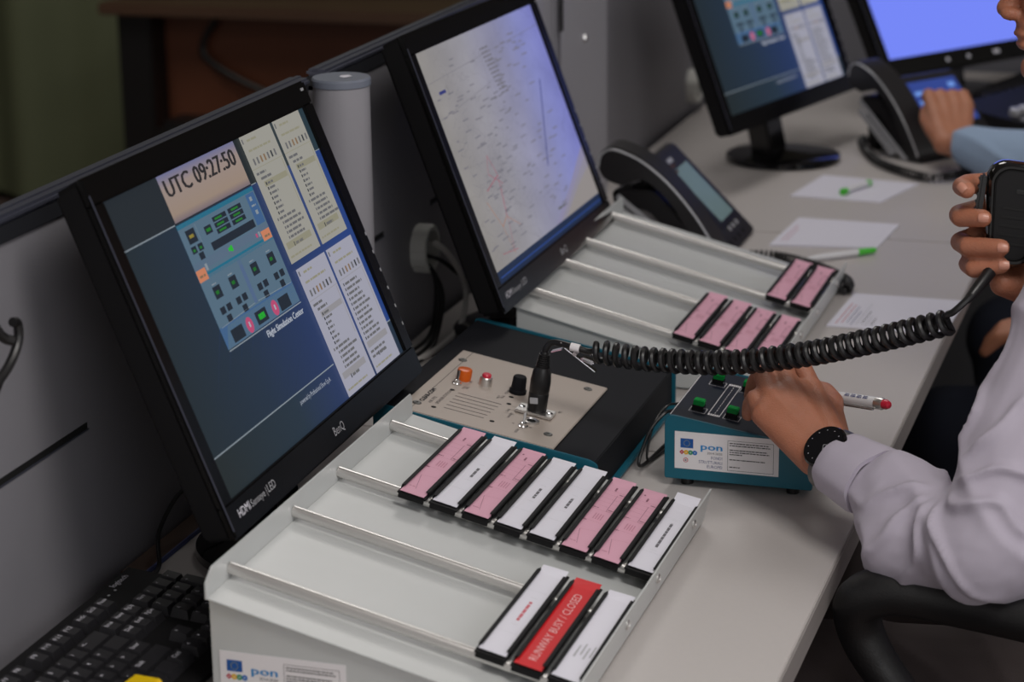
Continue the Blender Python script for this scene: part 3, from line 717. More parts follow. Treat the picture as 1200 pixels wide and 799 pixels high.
# ================================================================== strip trays
TX0, TX1, TLEN = 0.2025, 0.507, 0.492
ZL, ZR = 0.849, 0.775
TS = (ZL - ZR) / (TX1 - TX0); TA = math.atan(TS)
RODS = (0.046, 0.183, 0.290, 0.430)
def make_tray(x0, y0, label, with_sticker):
    t = thing('strip_tray', label, 'tray', (x0 + 0.15, y0 + TLEN / 2, TOP), group='sloping metal strip trays')
    def X(x): return x0 + (x - TX0)
    y1 = y0 + TLEN
    fl = 0.024
    b = MB()
    pr = [(X(TX0), TOP + 0.002), (X(0.4985), TOP + 0.002), (X(0.4985), ZR - fl), (X(TX0), ZL - fl)]
    b.prism(pr, 'y', y0 + 0.004, y1 - 0.002, 'tray', 0.0008)
    b.prism([(X(TX0), ZL - fl), (X(0.4995), ZR - fl), (X(0.4995), ZR - fl + 0.0016), (X(TX0), ZL - fl + 0.0016)], 'y', y0, y1, 'tray', 0.0005)
    b.build('body', t)
    # left lip: tall strip with chamfered ends
    f = MB(); pts = [(y0, ZL - fl), (y1, ZL - fl), (y1, ZL - 0.004), (y1 - 0.004, ZL), (y0 + 0.014, ZL), (y0, ZL - 0.010)]
    f.prism(pts, 'x', X(TX0) - 0.0016, X(TX0), 'tray', 0.0004); f.build('rear_lip', t)
    f = MB(); SHR = Matrix(((1, 0, .20, -.20 * (TOP + .004)), (0, 1, 0, 0), (0, 0, 1, 0), (0, 0, 0, 1)))
    f.prism([(y0, TOP + 0.004), (y1 - 0.002, TOP + 0.004), (y1 + 0.006, ZR), (y0 + 0.004, ZR)], 'x', X(0.4990), X(0.5008), 'tray', 0.0004, T=SHR)
    f.build('front_lip', t)
    for ry in RODS:
        r = MB(); za = ZL - 0.0135
        r.cyl((X(TX0), y0 + ry, za), (X(0.4995), y0 + ry, za - TS * (0.4995 - TX0)), 0.0050, 'steel', 24)
        r.build('rod', t)
        s = MB(); zz = ZR - 0.0135 + TS * 0.006
        s.lathe([(0.0044, 0), (0.0044, 0.0016), (0.0028, 0.0024), (0.0018, 0.0008)], (X(0.5008) + .20 * (zz - TOP - .004), y0 + ry, zz), (1, 0, 0), 'steel', 16); s.build('screw', t)
    for fx_ in (0.235, 0.47):
        for fy_ in (0.03, TLEN - 0.03):
            MB().cyl((X(fx_), y0 + fy_, TOP), (X(fx_), y0 + fy_, TOP + 0.003), 0.007, 'rubber').build('foot', t)
    if with_sticker:
        s = MB(); sticker(s, (X(0.2098), y0 + 0.0038, 0.7410), (1, 0, 0), (0, 0, 1), 0.110, 0.0395); s.build('sticker', t, smooth=False)
    return t
make_tray(TX0, 1.593, 'near light grey sloping metal tray holding two rows of flight strips', True)
make_tray(TX0 - 0.0205, 2.494, 'far light grey sloping metal tray with only pink flight strips', False)

PITCH, SW, SL = 0.0304, 0.0268, 0.184
def strip_holder(tray_x0, xc_left, yn, kind, label, seed, group):
    """holder lying on the rods; xc_left: left edge measured along the slope's plan"""
    ztop = ZL - TS * (xc_left + SW / 2 - TX0 + (TX0 - tray_x0)) - 0.0084
    t = thing('flight_strip', label, 'flight strip', (xc_left + SW / 2, yn + SL / 2, ztop), group=group)
    jit = random.Random(seed)
    Xd = Vector((math.cos(TA), 0, -math.sin(TA))); Yd = Vector((jit.uniform(-.004, .004), 1, 0)).normalized(); N = Xd.cross(Yd).normalized()
    Rm = Matrix((Xd, Yd, N)).transposed(); o = Vector((xc_left + SW / 2, yn + SL / 2, ztop))
    T = Matrix.Translation(o) @ Rm.to_4x4()
    w = SW / math.cos(TA)
    m = MB(T)
    m.box((0, 0, 0.0009), (w, SL, 0.0018), 'matte_black', 0.0004)
    for sx in (-1, 1):
        m.box((sx * (w / 2 - 0.0009), 0.000, 0.0026), (0.0018, SL - 0.020, 0.0052), 'matte_black', 0.0007)
        m.box((sx * (w / 2 - 0.0022), 0.000, 0.0048), (0.0030, SL - 0.020, 0.0008), 'matte_black', 0.0003)
    m.box((0, -SL / 2 + 0.001, -0.0015), (w * .9, 0.002, 0.005), 'matte_black', 0.0004)
    m.build('holder', t)
    p = MB(T); pw = w - 0.0042; ph = SL - 0.002 + jit.uniform(-.002, .004); cm = {'pink': 'paper_pink', 'white': 'paper_white', 'long': 'paper_white', 'redtext': 'paper_white', 'red': 'paper_red', 'scrib': 'paper_white'}[kind]
    ny = 12; curl = jit.uniform(0.0, 0.0022) if kind != 'long' else 0.006
    vs = []
    for k in range(ny + 1):
        y = -ph / 2 + ph * k / ny + (0.003 if kind != 'pink' else 0); e = max(0, (k - ny + 2) / 2)
        e2 = max(0, (1.5 - k) / 1.5)
        z = 0.0024 + curl * e * e + 0.0008 * e2
        vs += [(-pw / 2, y, z), (pw / 2, y, z + (0.001 * e if k == ny else 0))]
    fs = [(2 * k, 2 * k + 1, 2 * k + 3, 2 * k + 2) for k in range(ny)]
    p.add(vs, fs, cm); p.add([(a, b, c - 0.0003) for a, b, c in vs], [f[::-1] for f in fs], cm)
    q = (0, 0, 0.0027); X = (1, 0, 0); Y = (0, 1, 0); V = (0, 1, 0); U = (-1, 0, 0)   # lettering runs along the strip
    if kind == 'pink':
        p.line(q, X, Y, (0.003, 0.010), (0.003, 0.052), .0004, 'line_pink'); p.line(q, X, Y, (0.003, 0.010), (0.010, 0.010), .0004, 'line_pink')
        for yy in (0.060, 0.050, 0.040, 0.030, 0.020, 0.009, -0.020): p.line(q, X, Y, (-0.011, yy), (0.0115, yy), .0003, 'line_soft')
        p.line(q, X, Y, (-0.0075, -0.044), (-0.001, -0.078), .0004, 'line_pink'); p.line(q, X, Y, (-0.0075, -0.044), (0.007, -0.040), .0003, 'line_soft')
        p.scribble(q, V, U, 0.062, 0.001, .008, .0018, 'line_pink', seed); p.scribble(q, V, U, 0.074, 0.006, .005, .0016, 'line_pink', seed + 1); p.scribble(q, V, U, 0.079, -0.004, .007, .0014, 'line_pink', seed + 2)
        for k in range(4): p.scribble(q, V, U, -0.014, -0.004 + .0024 * k, .014, .0009, 'line_soft', seed + 5 + k)
        p.scribble(q, X, Y, 0.004, 0.013, .006, .0016, 'line_pink', seed + 9); p.scribble(q, X, Y, 0.004, 0.055, .006, .0016, 'line_pink', seed + 10); p.scribble(q, X, Y, -0.011, 0.012, .006, .0014, 'line_pink', seed + 11)
        p.scribble(q, X, Y, -0.011, -0.022, .004, .0016, 'line_pink', seed + 12); p.scribble(q, X, Y, -0.009, -0.074, .006, .0018, 'line_soft', seed + 13)
    elif kind in ('white', 'long', 'redtext'):
        L = {'white': .026, 'long': .062, 'redtext': .040}[kind]; c = 'ink_red_soft' if kind == 'redtext' else 'ink_soft'
        p.scribble(q, V, U, -L / 2, -0.0015, L, .0026, c, seed, .45)
        for e in (-1, 1): p.line(q, V, U, (e * (L / 2 + .008), -.003), (e * (L / 2 + .008), .003), .0003, 'silver')
        p.line(q, X, Y, (-0.011, 0.042), (0.011, 0.042), .0002, 'silver'); p.line(q, X, Y, (-0.011, -0.045), (0.011, -0.045), .0002, 'silver')
    elif kind == 'red':
        p.text('RUNWAY BUSY / CLOSED', q, V, U, -0.075, -0.0032, .0072, 'letter_pale', w=.140)
    elif kind == 'scrib':
        for k in range(4): p.scribble(q, V, U, -0.045 + .006 * (k % 2), 0.004 - .004 * k, .022, .0016, 'silver', seed + k)
    p.build('paper_strip', t, smooth=False)
    return t
near = ['pink', 'white', 'pink', 'white', 'white', 'pink', 'pink', 'long']
nlab = ['pink flight strip at the left end of the upper row on the near tray',
        'white flight strip between the two leftmost pink ones, upper row, near tray',
        'pink flight strip between two white ones, upper row of the near tray',
        'white flight strip, left of the two adjacent whites mid row, near tray',
        'white flight strip, right of the two adjacent whites mid row, near tray',
        'pink flight strip, left of the adjacent pink pair, upper row, near tray',
        'pink flight strip beside the last white strip, upper row, near tray',
        'white flight strip with long dark text, right end of upper row, near tray']
for k in range(8):
    strip_holder(TX0, 0.2645 + PITCH * k - 0.0002, 1.8700 + random.uniform(-.0015, .0015), near[k], nlab[k], 100 + 20 * k, 'strips in the upper row of the near tray')
for k, (kd, lb) in enumerate([('redtext', 'white flight strip with small red text, left of the red strip on the near tray'),
                              ('red', 'red flight strip reading RUNWAY BUSY / CLOSED on the near tray'),
                              ('scrib', 'white flight strip with faint scribble, right of the red strip at the tray edge')]):
    strip_holder(TX0, 0.4160 + PITCH * k * 1.0 - 0.0002, 1.6300 + 0.002 * (k == 0), kd, lb, 400 + 20 * k, 'strips in the lower row of the near tray')
fx0 = TX0 - 0.0205
for k in range(4):
    strip_holder(fx0, 0.3612 + 0.0301 * k, 2.525, 'pink', ['pink flight strip, leftmost of four in the lower row of the far tray', 'pink flight strip, second from left of four in the lower row of the far tray',
                 'pink flight strip, third from left of four in the lower row of the far tray', 'pink flight strip, rightmost of four at the far tray edge, lower row'][k], 500 + 20 * k, 'strips in the lower row of the far tray')
for k in range(2):
    strip_holder(fx0, 0.4215 + 0.0300 * k, 2.768, 'pink', ['pink flight strip, left of the pair in the upper row of the far tray', 'pink flight strip, right of the pair in the upper row of the far tray'][k], 600 + 20 * k, 'strips in the upper row of the far tray')

# ================================================================== intercom speaker station (black and teal box)
BX0, BX1, BY0, BY1 = 0.155, 0.3905, 2.097, 2.426
BZ1, BS = 0.7885, 0.1836
def bz(x): return BZ1 + BS * (BX1 - x)
t = thing('intercom_station', 'black and teal intercom speaker station with a beige control panel beside the near tray', 'intercom', (0.27, 2.26, TOP))
m = MB(); m.prism([(BX0 + .003, TOP + .008), (BX1 - .004, TOP + .008), (BX1 - .004, bz(BX1 - .004) - .003), (BX0 + .003, bz(BX0 + .003) - .003)], 'y', BY0 + .003, BY1 - .003, 'black_box', 0.001); m.build('body', t)
for ya, yb in ((BY0, BY0 + .0035), (BY1 - .0035, BY1)):
    m = MB(); r = .007
    pts = [(BX0, TOP + .006), (BX1, TOP + .006), (BX1, bz(BX1) - r), (BX1 - .001, bz(BX1) - .003), (BX1 - .004, bz(BX1) - .0008), (BX1 - .009, bz(BX1 - .009)), (BX0 + .008, bz(BX0 + .008)), (BX0 + .002, bz(BX0) - .003), (BX0, bz(BX0) - .009)]
    m.prism(pts, 'y', ya, yb, 'teal', 0.0006); m.build('side_plate', t)
m = MB(); m.span((BX0, BY0, TOP + .005), (BX1 + .0025, BY1, TOP + .0085), 'teal', 0.0008); m.build('base_plate', t)
for fx_ in (BX0 + .02, BX1 - .02):
    for fy_ in (BY0 + .02, BY1 - .02): MB().cyl((fx_, fy_, TOP), (fx_, fy_, TOP + .0055), .006, 'rubber').build('foot', t)
BA = math.atan(BS); Xp = Vector((math.cos(BA), 0, -math.sin(BA))); Yp = Vector((0, 1, 0)); Np = Xp.cross(Yp).normalized()
PZ = .0012
def PT(x, y, h=0.0): return Vector((x, y, bz(x) - .003 + PZ)) + Np * h
PMx = Matrix.Translation(PT(0.18, 2.1025)) @ Matrix((Xp, Yp, Np)).transposed().to_4x4()
CA = math.cos(BA)
def lx(x): return (x - 0.18) / CA
def ly(y): return y - 2.1025
m = MB(PMx); m.box((lx(.343) / 2, .1035, .0004), (lx(.343), .207, .0022), 'beige_panel', .0007)
o = (0, 0, .00165); X = (1, 0, 0); Y = (0, 1, 0); V = (0, 1, 0); U = (-1, 0, 0)
m.line(o, X, Y, (lx(.1915), .001), (lx(.1915), ly(2.128)), .0006, 'ink'); m.line(o, X, Y, (lx(.1915), ly(2.176)), (lx(.1915), .206), .0006, 'ink')
m.text('CLEAR-COM', o, V, U, ly(2.134), -lx(.1955), .0046, 'ink', w=.042); [m.text('CLEAR-COM', (dx_, dx_ * .8, .00170 + i_ * .00008), V, U, ly(2.134), -lx(.1955), .0046, 'ink', w=.042) for i_, dx_ in enumerate((.0003, .0006, -.0003))]
m.text('KB-702', o, V, U, ly(2.136), -lx(.2035), .0036, 'ink', w=.020); m.text('SPEAKER STATION', o, V, U, ly(2.138), -lx(.2105), .0036, 'ink', w=.046)
for k in range(6): m.rect(o, X, Y, lx(.2172 + .0002 * k), ly(2.182 - .0098 * k) - .0006, lx(.264 - .0006 * k), ly(2.182 - .0098 * k) + .0006, 'ink')
for a, b in ((.2094, 2.186), (.2096, 2.1269), (.2704, 2.1306), (.266, 2.2094), (.270, 2.1888)): m.disc((0, 0, .0017), X, Y, lx(a), ly(b), .0027, 'black_gap', 16)
for (s_, x, y, h, w) in (('ON', .2195, 2.219, .0026, .005), ('CALL', .2185, 2.196, .0028, .010), ('MIC', .222, 2.199, .0028, .008), ('VOLUME', .2595, 2.214, .0026, .014), ('PAGE', .260, 2.199, .0028, .009), ('MUTE', .2565, 2.196, .0028, .009), ('TALK', .276, 2.166, .0026, .010), ('HEADSET', .2815, 2.152, .0026, .015), ('LISTEN', .300, 2.118, .0028, .011), ('A', .291, 2.139, .003, .003), ('B', .309, 2.140, .003, .003), ('MIC', .322, 2.200, .003, .007)):
    m.text(s_, o, V, U, ly(y), -lx(x), h, 'ink', w=w)
for y_ in (2.185, 2.174, 2.163): m.line(o, X, Y, (lx(.2735), ly(y_)), (lx(.284), ly(y_)), .0003, 'ink')
m.build('control_panel', t)
for (x, y) in ((.1899, 2.2783), (.1919, 2.1263), (.3263, 2.290), (.3279, 2.1354)):
    s = MB(PMx); s.lathe([(.0047, 0), (.0047, .0006), (.0036, .0014), (.0016, .0013), (.0014, .0004)], (lx(x), ly(y), .0015), (0, 0, 1), 'screw_dark', 18); s.build('screw', t)
def part_lathe(name, x, y, prof, mt, seg=28, ax=(0, 0, 1)):
    s = MB(PMx); s.lathe(prof, (lx(x), ly(y), .0015), ax, mt, seg); return s.build(name, t)
part_lathe('call_button', .2092, 2.2235, [(.0078, 0), (.0080, .010), (.0074, .0118), (.0060, .0122), (.0, .0122)], 'orange')
mb_ = part_lathe('push_button', .2330, 2.2240, [(.0072, 0), (.0066, .0085), (.0058, .0095), (.0, .0095)], 'steel')
s = MB(PMx); s.lathe([(.0050, .0095), (.0050, .0115), (.0040, .0128), (0, .0130)], (lx(.2330), ly(2.2240), .0015), (0, 0, 1), 'red_plastic', 20); s.build('button_cap', mb_)
part_lathe('volume_knob', .2675, 2.2270, [(.0092, 0), (.0092, .0035), (.0078, .0045), (.0072, .0170), (.0062, .0185), (0, .0188)], 'black_box', 20)
for (x, y, tx, ty) in ((.2078, 2.2055, -.05, .25), (.3010, 2.1375, -.1, .35)):
    s = MB(PMx); s.lathe([(.0052, 0), (.0052, .0018), (.0036, .0022), (.0034, .0050), (.0018, .0056)], (lx(x), ly(y), .0015), (0, 0, 1), 'chrome', 16)
    a = Vector((lx(x), ly(y), .006)); s.cyl(a, a + Vector((tx, ty, 1)).normalized() * .0105, .0013, 'chrome', 10, r2=.0019); s.build('toggle_switch', t)
s = MB(PMx); s.lathe([(.0085, 0), (.0085, .0024), (.0068, .0030), (.0060, .0012), (.0, .0012)], (lx(.3040), ly(2.1555), .0015), (0, 0, 1), 'steel', 28); s.lathe([(.0046, .0013), (.0046, .0020), (.0, .0020)], (lx(.3040), ly(2.1555), .0015), (0, 0, 1), 'black_gap', 20); s.build('headset_jack', t)
so = MB(PMx); so.box((lx(.3005), ly(2.182), .0040), (.039, .0225, .0030), 'steel', .0008)
for sx in (-1, 1): so.lathe([(.0034, 0), (.0034, .0008), (.002, .0014), (0, .0012)], (lx(.3005) + sx * .0150, ly(2.182), .0054), (0, 0, 1), 'chrome', 14)
so.build('microphone_socket', t)

# ================================================================== microphone with plug, curly cord (one moving assembly)
mic = thing('hand_microphone', 'black hand-held microphone on a long coiled black cord held in a hand at right', 'microphone', (0.777, 2.1255, 0.99))
m = MB(); b0 = PT(.3010, 2.183, .004); ax = Vector((.009, .000, .060)).normalized()
m.lathe([(.0095, 0), (.0102, .002), (.0104, .020), (.0100, .0215), (.0104, .0225), (.0106, .034), (.0094, .044), (.0078, .048)], b0, ax, 'rubber', 28)
pb = [(.0078, .048)]
for k in range(7): pb += [(.0076 - .0003 * k, .0485 + .0022 * k), (.0076 - .0003 * k, .0497 + .0022 * k), (.0064 - .0003 * k, .0498 + .0022 * k), (.0064 - .0003 * k, .0506 + .0022 * k)]
m.lathe(pb + [(.004, .0655)], b0, ax, 'rubber', 24)
m.box(b0 + Vector((.0005, -.0104, .0145)), (.0085, .0012, .0065), 'silver', .0004); m.box(b0 + Vector((.0100, -.003, .018)), (.004, .004, .0035), 'steel', .0008)
m.build('plug', mic)
top = b0 + ax * .065
c0 = Vector((0.368, 2.176, 0.8785))
lead = catmull([top, top + Vector((.002, .0, .005)), top + Vector((.010, 0, .0110)), (.345, 2.177, .8805), (.358, 2.177, .8775), c0], 8)
path = catmull([c0, (0.4231, 2.1707, 0.8760), (0.5056, 2.1505, 0.8850), (0.5854, 2.1275, 0.9060), (0.6556, 2.0960, 0.9340), (0.7000, 2.0740, 0.9540), (0.7300, 2.0640, 0.9665)], 24)
coil = helix(path, 0.0098, 38.5, 16, phase=1.2)
tail = catmull([coil[-1], (0.7290, 2.0560, 0.9740), (0.7370, 2.0500, 0.9815), (0.7517, 2.0600, 0.9965), (0.7640, 2.0850, 1.0123)], 8)
m = MB(); m.tube(lead[:-1] + [lead[-1]], .0033, 'rubber', 12); m.tube(coil + tail[2:], .0032, 'rubber', 8); m.tube([lead[-2], lead[-1], coil[0]], .0031, 'rubber', 8); m.build('coiled_cord', mic)
m = MB(); m.tube([(.3405, 2.177, .8810), (.3500, 2.177, .8795)], .0043, 'sticker', 14); m.build('cord_label', mic)
m = MB(); m.tube([(0.7465, 2.0555, 0.990), (0.7530, 2.0625, 0.998), (0.7640, 2.0850, 1.0123), (0.770, 2.105, 1.022)], .0048, 'rubber', 14, rads=[.0036, .0050, .0062, .0072]); m.build('strain_relief', mic)
MC = Vector((0.7790, 2.1180, 1.0580)); fr = Matrix.Rotation(math.radians(10), 3, 'Z') @ Matrix.Rotation(math.radians(7), 3, 'Y') @ Matrix.Rotation(math.radians(-6), 3, 'X')
MM = Matrix.Translation(MC) @ fr.to_4x4()
def rrect(w, h, r, n=5, taper=0.0):
    out = []
    for cx, cy, a0 in ((1, 1, 0), (-1, 1, 90), (-1, -1, 180), (1, -1, 270)):
        ww = w * (1 - (taper if cy < 0 else 0))
        for k in range(n + 1):
            a = math.radians(a0 + 90 * k / n); out.append((cx * (ww / 2 - r) + r * math.cos(a), cy * (h / 2 - r) + r * math.sin(a)))
    return out
m = MB(MM)
def shell(layers, mt):
    vs = []; fs = []
    for (w, h, r, y, tp) in layers: vs += [(a, y, b) for a, b in rrect(w, h, r, 6, tp)]
    n = len(rrect(1, 1, .1, 6))
    for i in range(len(layers) - 1):
        for k in range(n): fs.append((i * n + k, i * n + (k + 1) % n, (i + 1) * n + (k + 1) % n, (i + 1) * n + k))
    fs.append(tuple(range(n))[::-1]); fs.append(tuple((len(layers) - 1) * n + k for k in range(n)))
    m.add(vs, [f[::-1] for f in fs], mt)
shell([(.044, .080, .012, .020, .30), (.054, .090, .016, .016, .28), (.060, .096, .018, .006, .26), (.060, .096, .018, -.006, .26), (.057, .093, .017, -.013, .26), (.052, .088, .016, -.0165, .25), (.048, .084, .015, -.0165, .25), (.045, .081, .014, -.0145, .25)], 'gloss_black')
m.build('microphone_body', mic)
m = MB(MM); shell([(.045, .081, .014, -.0140, .25), (.043, .079, .013, -.0155, .25)], 'matte_black')
m.box((.010, -.0160, .022), (.026, .0012, .004), 'gloss_black', .0005)
for k in range(5): m.box((.000, -.0158, .006 - .008 * k), (.026, .0006, .0022), 'black_gap', 0)
m.build('grille', mic)
m = MB(MM); m.box((-.0325, -.002, .010), (.006, .012, .046), 'rubber', .002)
for k in range(6): m.box((-.0358, -.002, .028 - .007 * k), (.0016, .011, .0030), 'rubber', .0006)
m.build('talk_switch', mic)
# little bulldog clip on the cord
m = MB(); cA, cB = Vector((.329, 2.181, .8842)), Vector((.361, 2.186, .8720))
d = (cB - cA).normalized(); R = Matrix((d, Vector((0, 1, 0)), d.cross(Vector((0, 1, 0))))).transposed()
m.box((cA + cB) / 2, (.034, .0075, .0013), 'steel', .0005, R); m.box((cA + cB) / 2 + Vector((0, 0, -.0105)) + d * .004, (.040, .0075, .0012), 'chrome', .0004, Matrix.Rotation(.32, 3, 'Y') @ R)
m.box((cA + cB) / 2 + Vector((.012, 0, -.012)), (.014, .010, .0045), 'chrome', .0014, R); m.box(cA + Vector((-.004, 0, -.009)), (.012, .008, .0012), 'chrome', .0004, Matrix.Rotation(-.3, 3, 'Y'))
m.cyl(cA + d * .016 + Vector((0, -.005, -.006)), cA + d * .016 + Vector((0, .005, -.006)), .0022, 'steel', 12)
tag(m.build('cable_clip'), 'small shiny metal clip gripping the coiled cord above the plug', 'clip')

# ================================================================== runway light controller (small teal box)
CX0, CX1, CY0, CY1 = 0.4377, 0.589, 2.180, 2.352
CZ, CS = 0.8175, 0.1623
def cz(x): return CZ - CS * (x - CX0)
t = thing('switch_box', 'small teal sloping switch box with green buttons under the left hand', 'control box', (0.513, 2.266, TOP))
m = MB(); m.prism([(CX0 + .002, TOP + .0095), (CX1 - .002, TOP + .0095), (CX1 - .002, cz(CX1) - .004), (CX0 + .006, cz(CX0 + .006) - .003), (CX0 + .002, cz(CX0) - .008)], 'y', CY0 + .003, CY1 - .003, 'teal', .001); m.build('body', t)
for ya, yb in ((CY0, CY0 + .004), (CY1 - .004, CY1)):
    m = MB(); pts = [(CX0, TOP + .0105), (CX0 + .001, TOP + .009), (CX1 - .001, TOP + .009), (CX1, TOP + .0105), (CX1, cz(CX1) - .005), (CX1 - .002, cz(CX1) - .001), (CX1 - .006, cz(CX1 - .006)), (CX0 + .010, cz(CX0 + .010)), (CX0 + .004, cz(CX0) - .0015), (CX0 + .001, cz(CX0) - .005), (CX0, cz(CX0) - .010)]
    m.prism(pts, 'y', ya, yb, 'teal', .0006); m.build('side_plate', t)
for fx_ in (.458, .567):
    for fy_ in (CY0 + .016, CY1 - .016): MB().cyl((fx_, fy_, TOP), (fx_, fy_, TOP + .0095), .0065, 'rubber').build('foot', t)
s = MB(); sticker(s, (.4485, CY0 - .0002, .7607), (1, 0, 0), (0, 0, 1), .1065, .0393); s.build('sticker', t, smooth=False)
CAa = math.atan(CS); Xc = Vector((math.cos(CAa), 0, -math.sin(CAa))); Nc = Xc.cross(Yp).normalized()
CM = Matrix.Translation((CX0 + .0035, CY0 + .0045, cz(CX0 + .0035) - .0028)) @ Matrix((Xc, Yp, Nc)).transposed().to_4x4()
cw = (CX1 - CX0 - .006) / math.cos(CAa); cd = CY1 - CY0 - .009
def qx(x): return (x - CX0 - .0035) / math.cos(CAa)
def qy(y): return y - CY0 - .0045
m = MB(CM); m.box((cw / 2, cd / 2, .0008), (cw, cd, .0020), 'navy_panel', .0004); o = (0, 0, .0019)
m.line(o, X, Y, (.001, .0), (.001, cd), .0008, 'sticker'); m.line(o, X, Y, (0, cd - .001), (cw, cd - .001), .0006, 'teal')
rx0, rx1, ry0, ry1 = qx(.4752), qx(.4870), qy(2.2085), qy(2.3150)
for a, b in (((rx0, ry0), (rx1, ry0)), ((rx1, ry0), (rx1, ry1)), ((rx1, ry1), (rx0, ry1)), ((rx0, ry1), (rx0, ry0))): m.line(o, X, Y, a, b, .0006, 'sticker')
for y0_, y1_ in ((ry0, ry0 + .005), (ry1 - .005, ry1)):
    for k in range(6): m.rect(o, X, Y, rx0 + .0003 + .0021 * k, y0_, rx0 + .0018 + .0021 * k, y1_, 'sticker')
for k in range(12): m.rect(o, X, Y, (rx0 + rx1) / 2 - .0003, ry0 + .008 + .0078 * k, (rx0 + rx1) / 2 + .0003, ry0 + .012 + .0078 * k, 'sticker')
SWS = [(.4640, 2.3065), (.4638, 2.2155), (.4965, 2.3050), (.4988, 2.2160), (.535, 2.3050), (.535, 2.2160)]
for (a, b) in SWS:
    x, y = qx(a), qy(b)
    for p_, q_ in (((x - .0082, y - .0078), (x + .0082, y - .0078)), ((x + .0082, y - .0078), (x + .0082, y + .0078)), ((x + .0082, y + .0078), (x - .0082, y + .0078)), ((x - .0082, y + .0078), (x - .0082, y - .0078))): m.line(o, X, Y, p_, q_, .0005, 'sticker')
m.build('top_panel', t)
for (a, b) in SWS[:5]:
    x, y = qx(a), qy(b)
    s = MB(CM); s.box((x, y, .0048), (.0124, .0105, .0065), 'gloss_black', .0006); sw = s.build('push_switch', t)
    s = MB(CM); s.box((x, y + .0004, .0105), (.0116, .0092, .0060), 'green_plastic', .0009); s.box((x, y - .0043, .0102), (.0110, .0010, .0050), 'green_dark', .0003); s.build('green_cap', sw)
# black lead between the two boxes
tag(MB().tube(catmull([(0.437, 2.262, 0.798), (0.428, 2.262, 0.794), (0.418, 2.262, 0.790), (0.408, 2.245, 0.778), (0.4035, 2.225, 0.762), (0.402, 2.215, 0.748), (0.404, 2.235, 0.7425), (0.41, 2.30, 0.7425)], 8), .0019, 'rubber', 8).build('lead'), 'thicker black lead looping down between the two teal boxes', 'cable', 'leads between the boxes')
tag(MB().tube(catmull([(0.437, 2.272, 0.800), (0.428, 2.272, 0.798), (0.418, 2.272, 0.795), (0.410, 2.258, 0.785), (0.406, 2.242, 0.765), (0.406, 2.24, 0.7440), (0.415, 2.29, 0.7425), (0.425, 2.34, 0.7425)], 8), .0014, 'rubber', 8).build('lead'), 'thinner black lead behind the thicker one between the two teal boxes', 'cable', 'leads between the boxes')

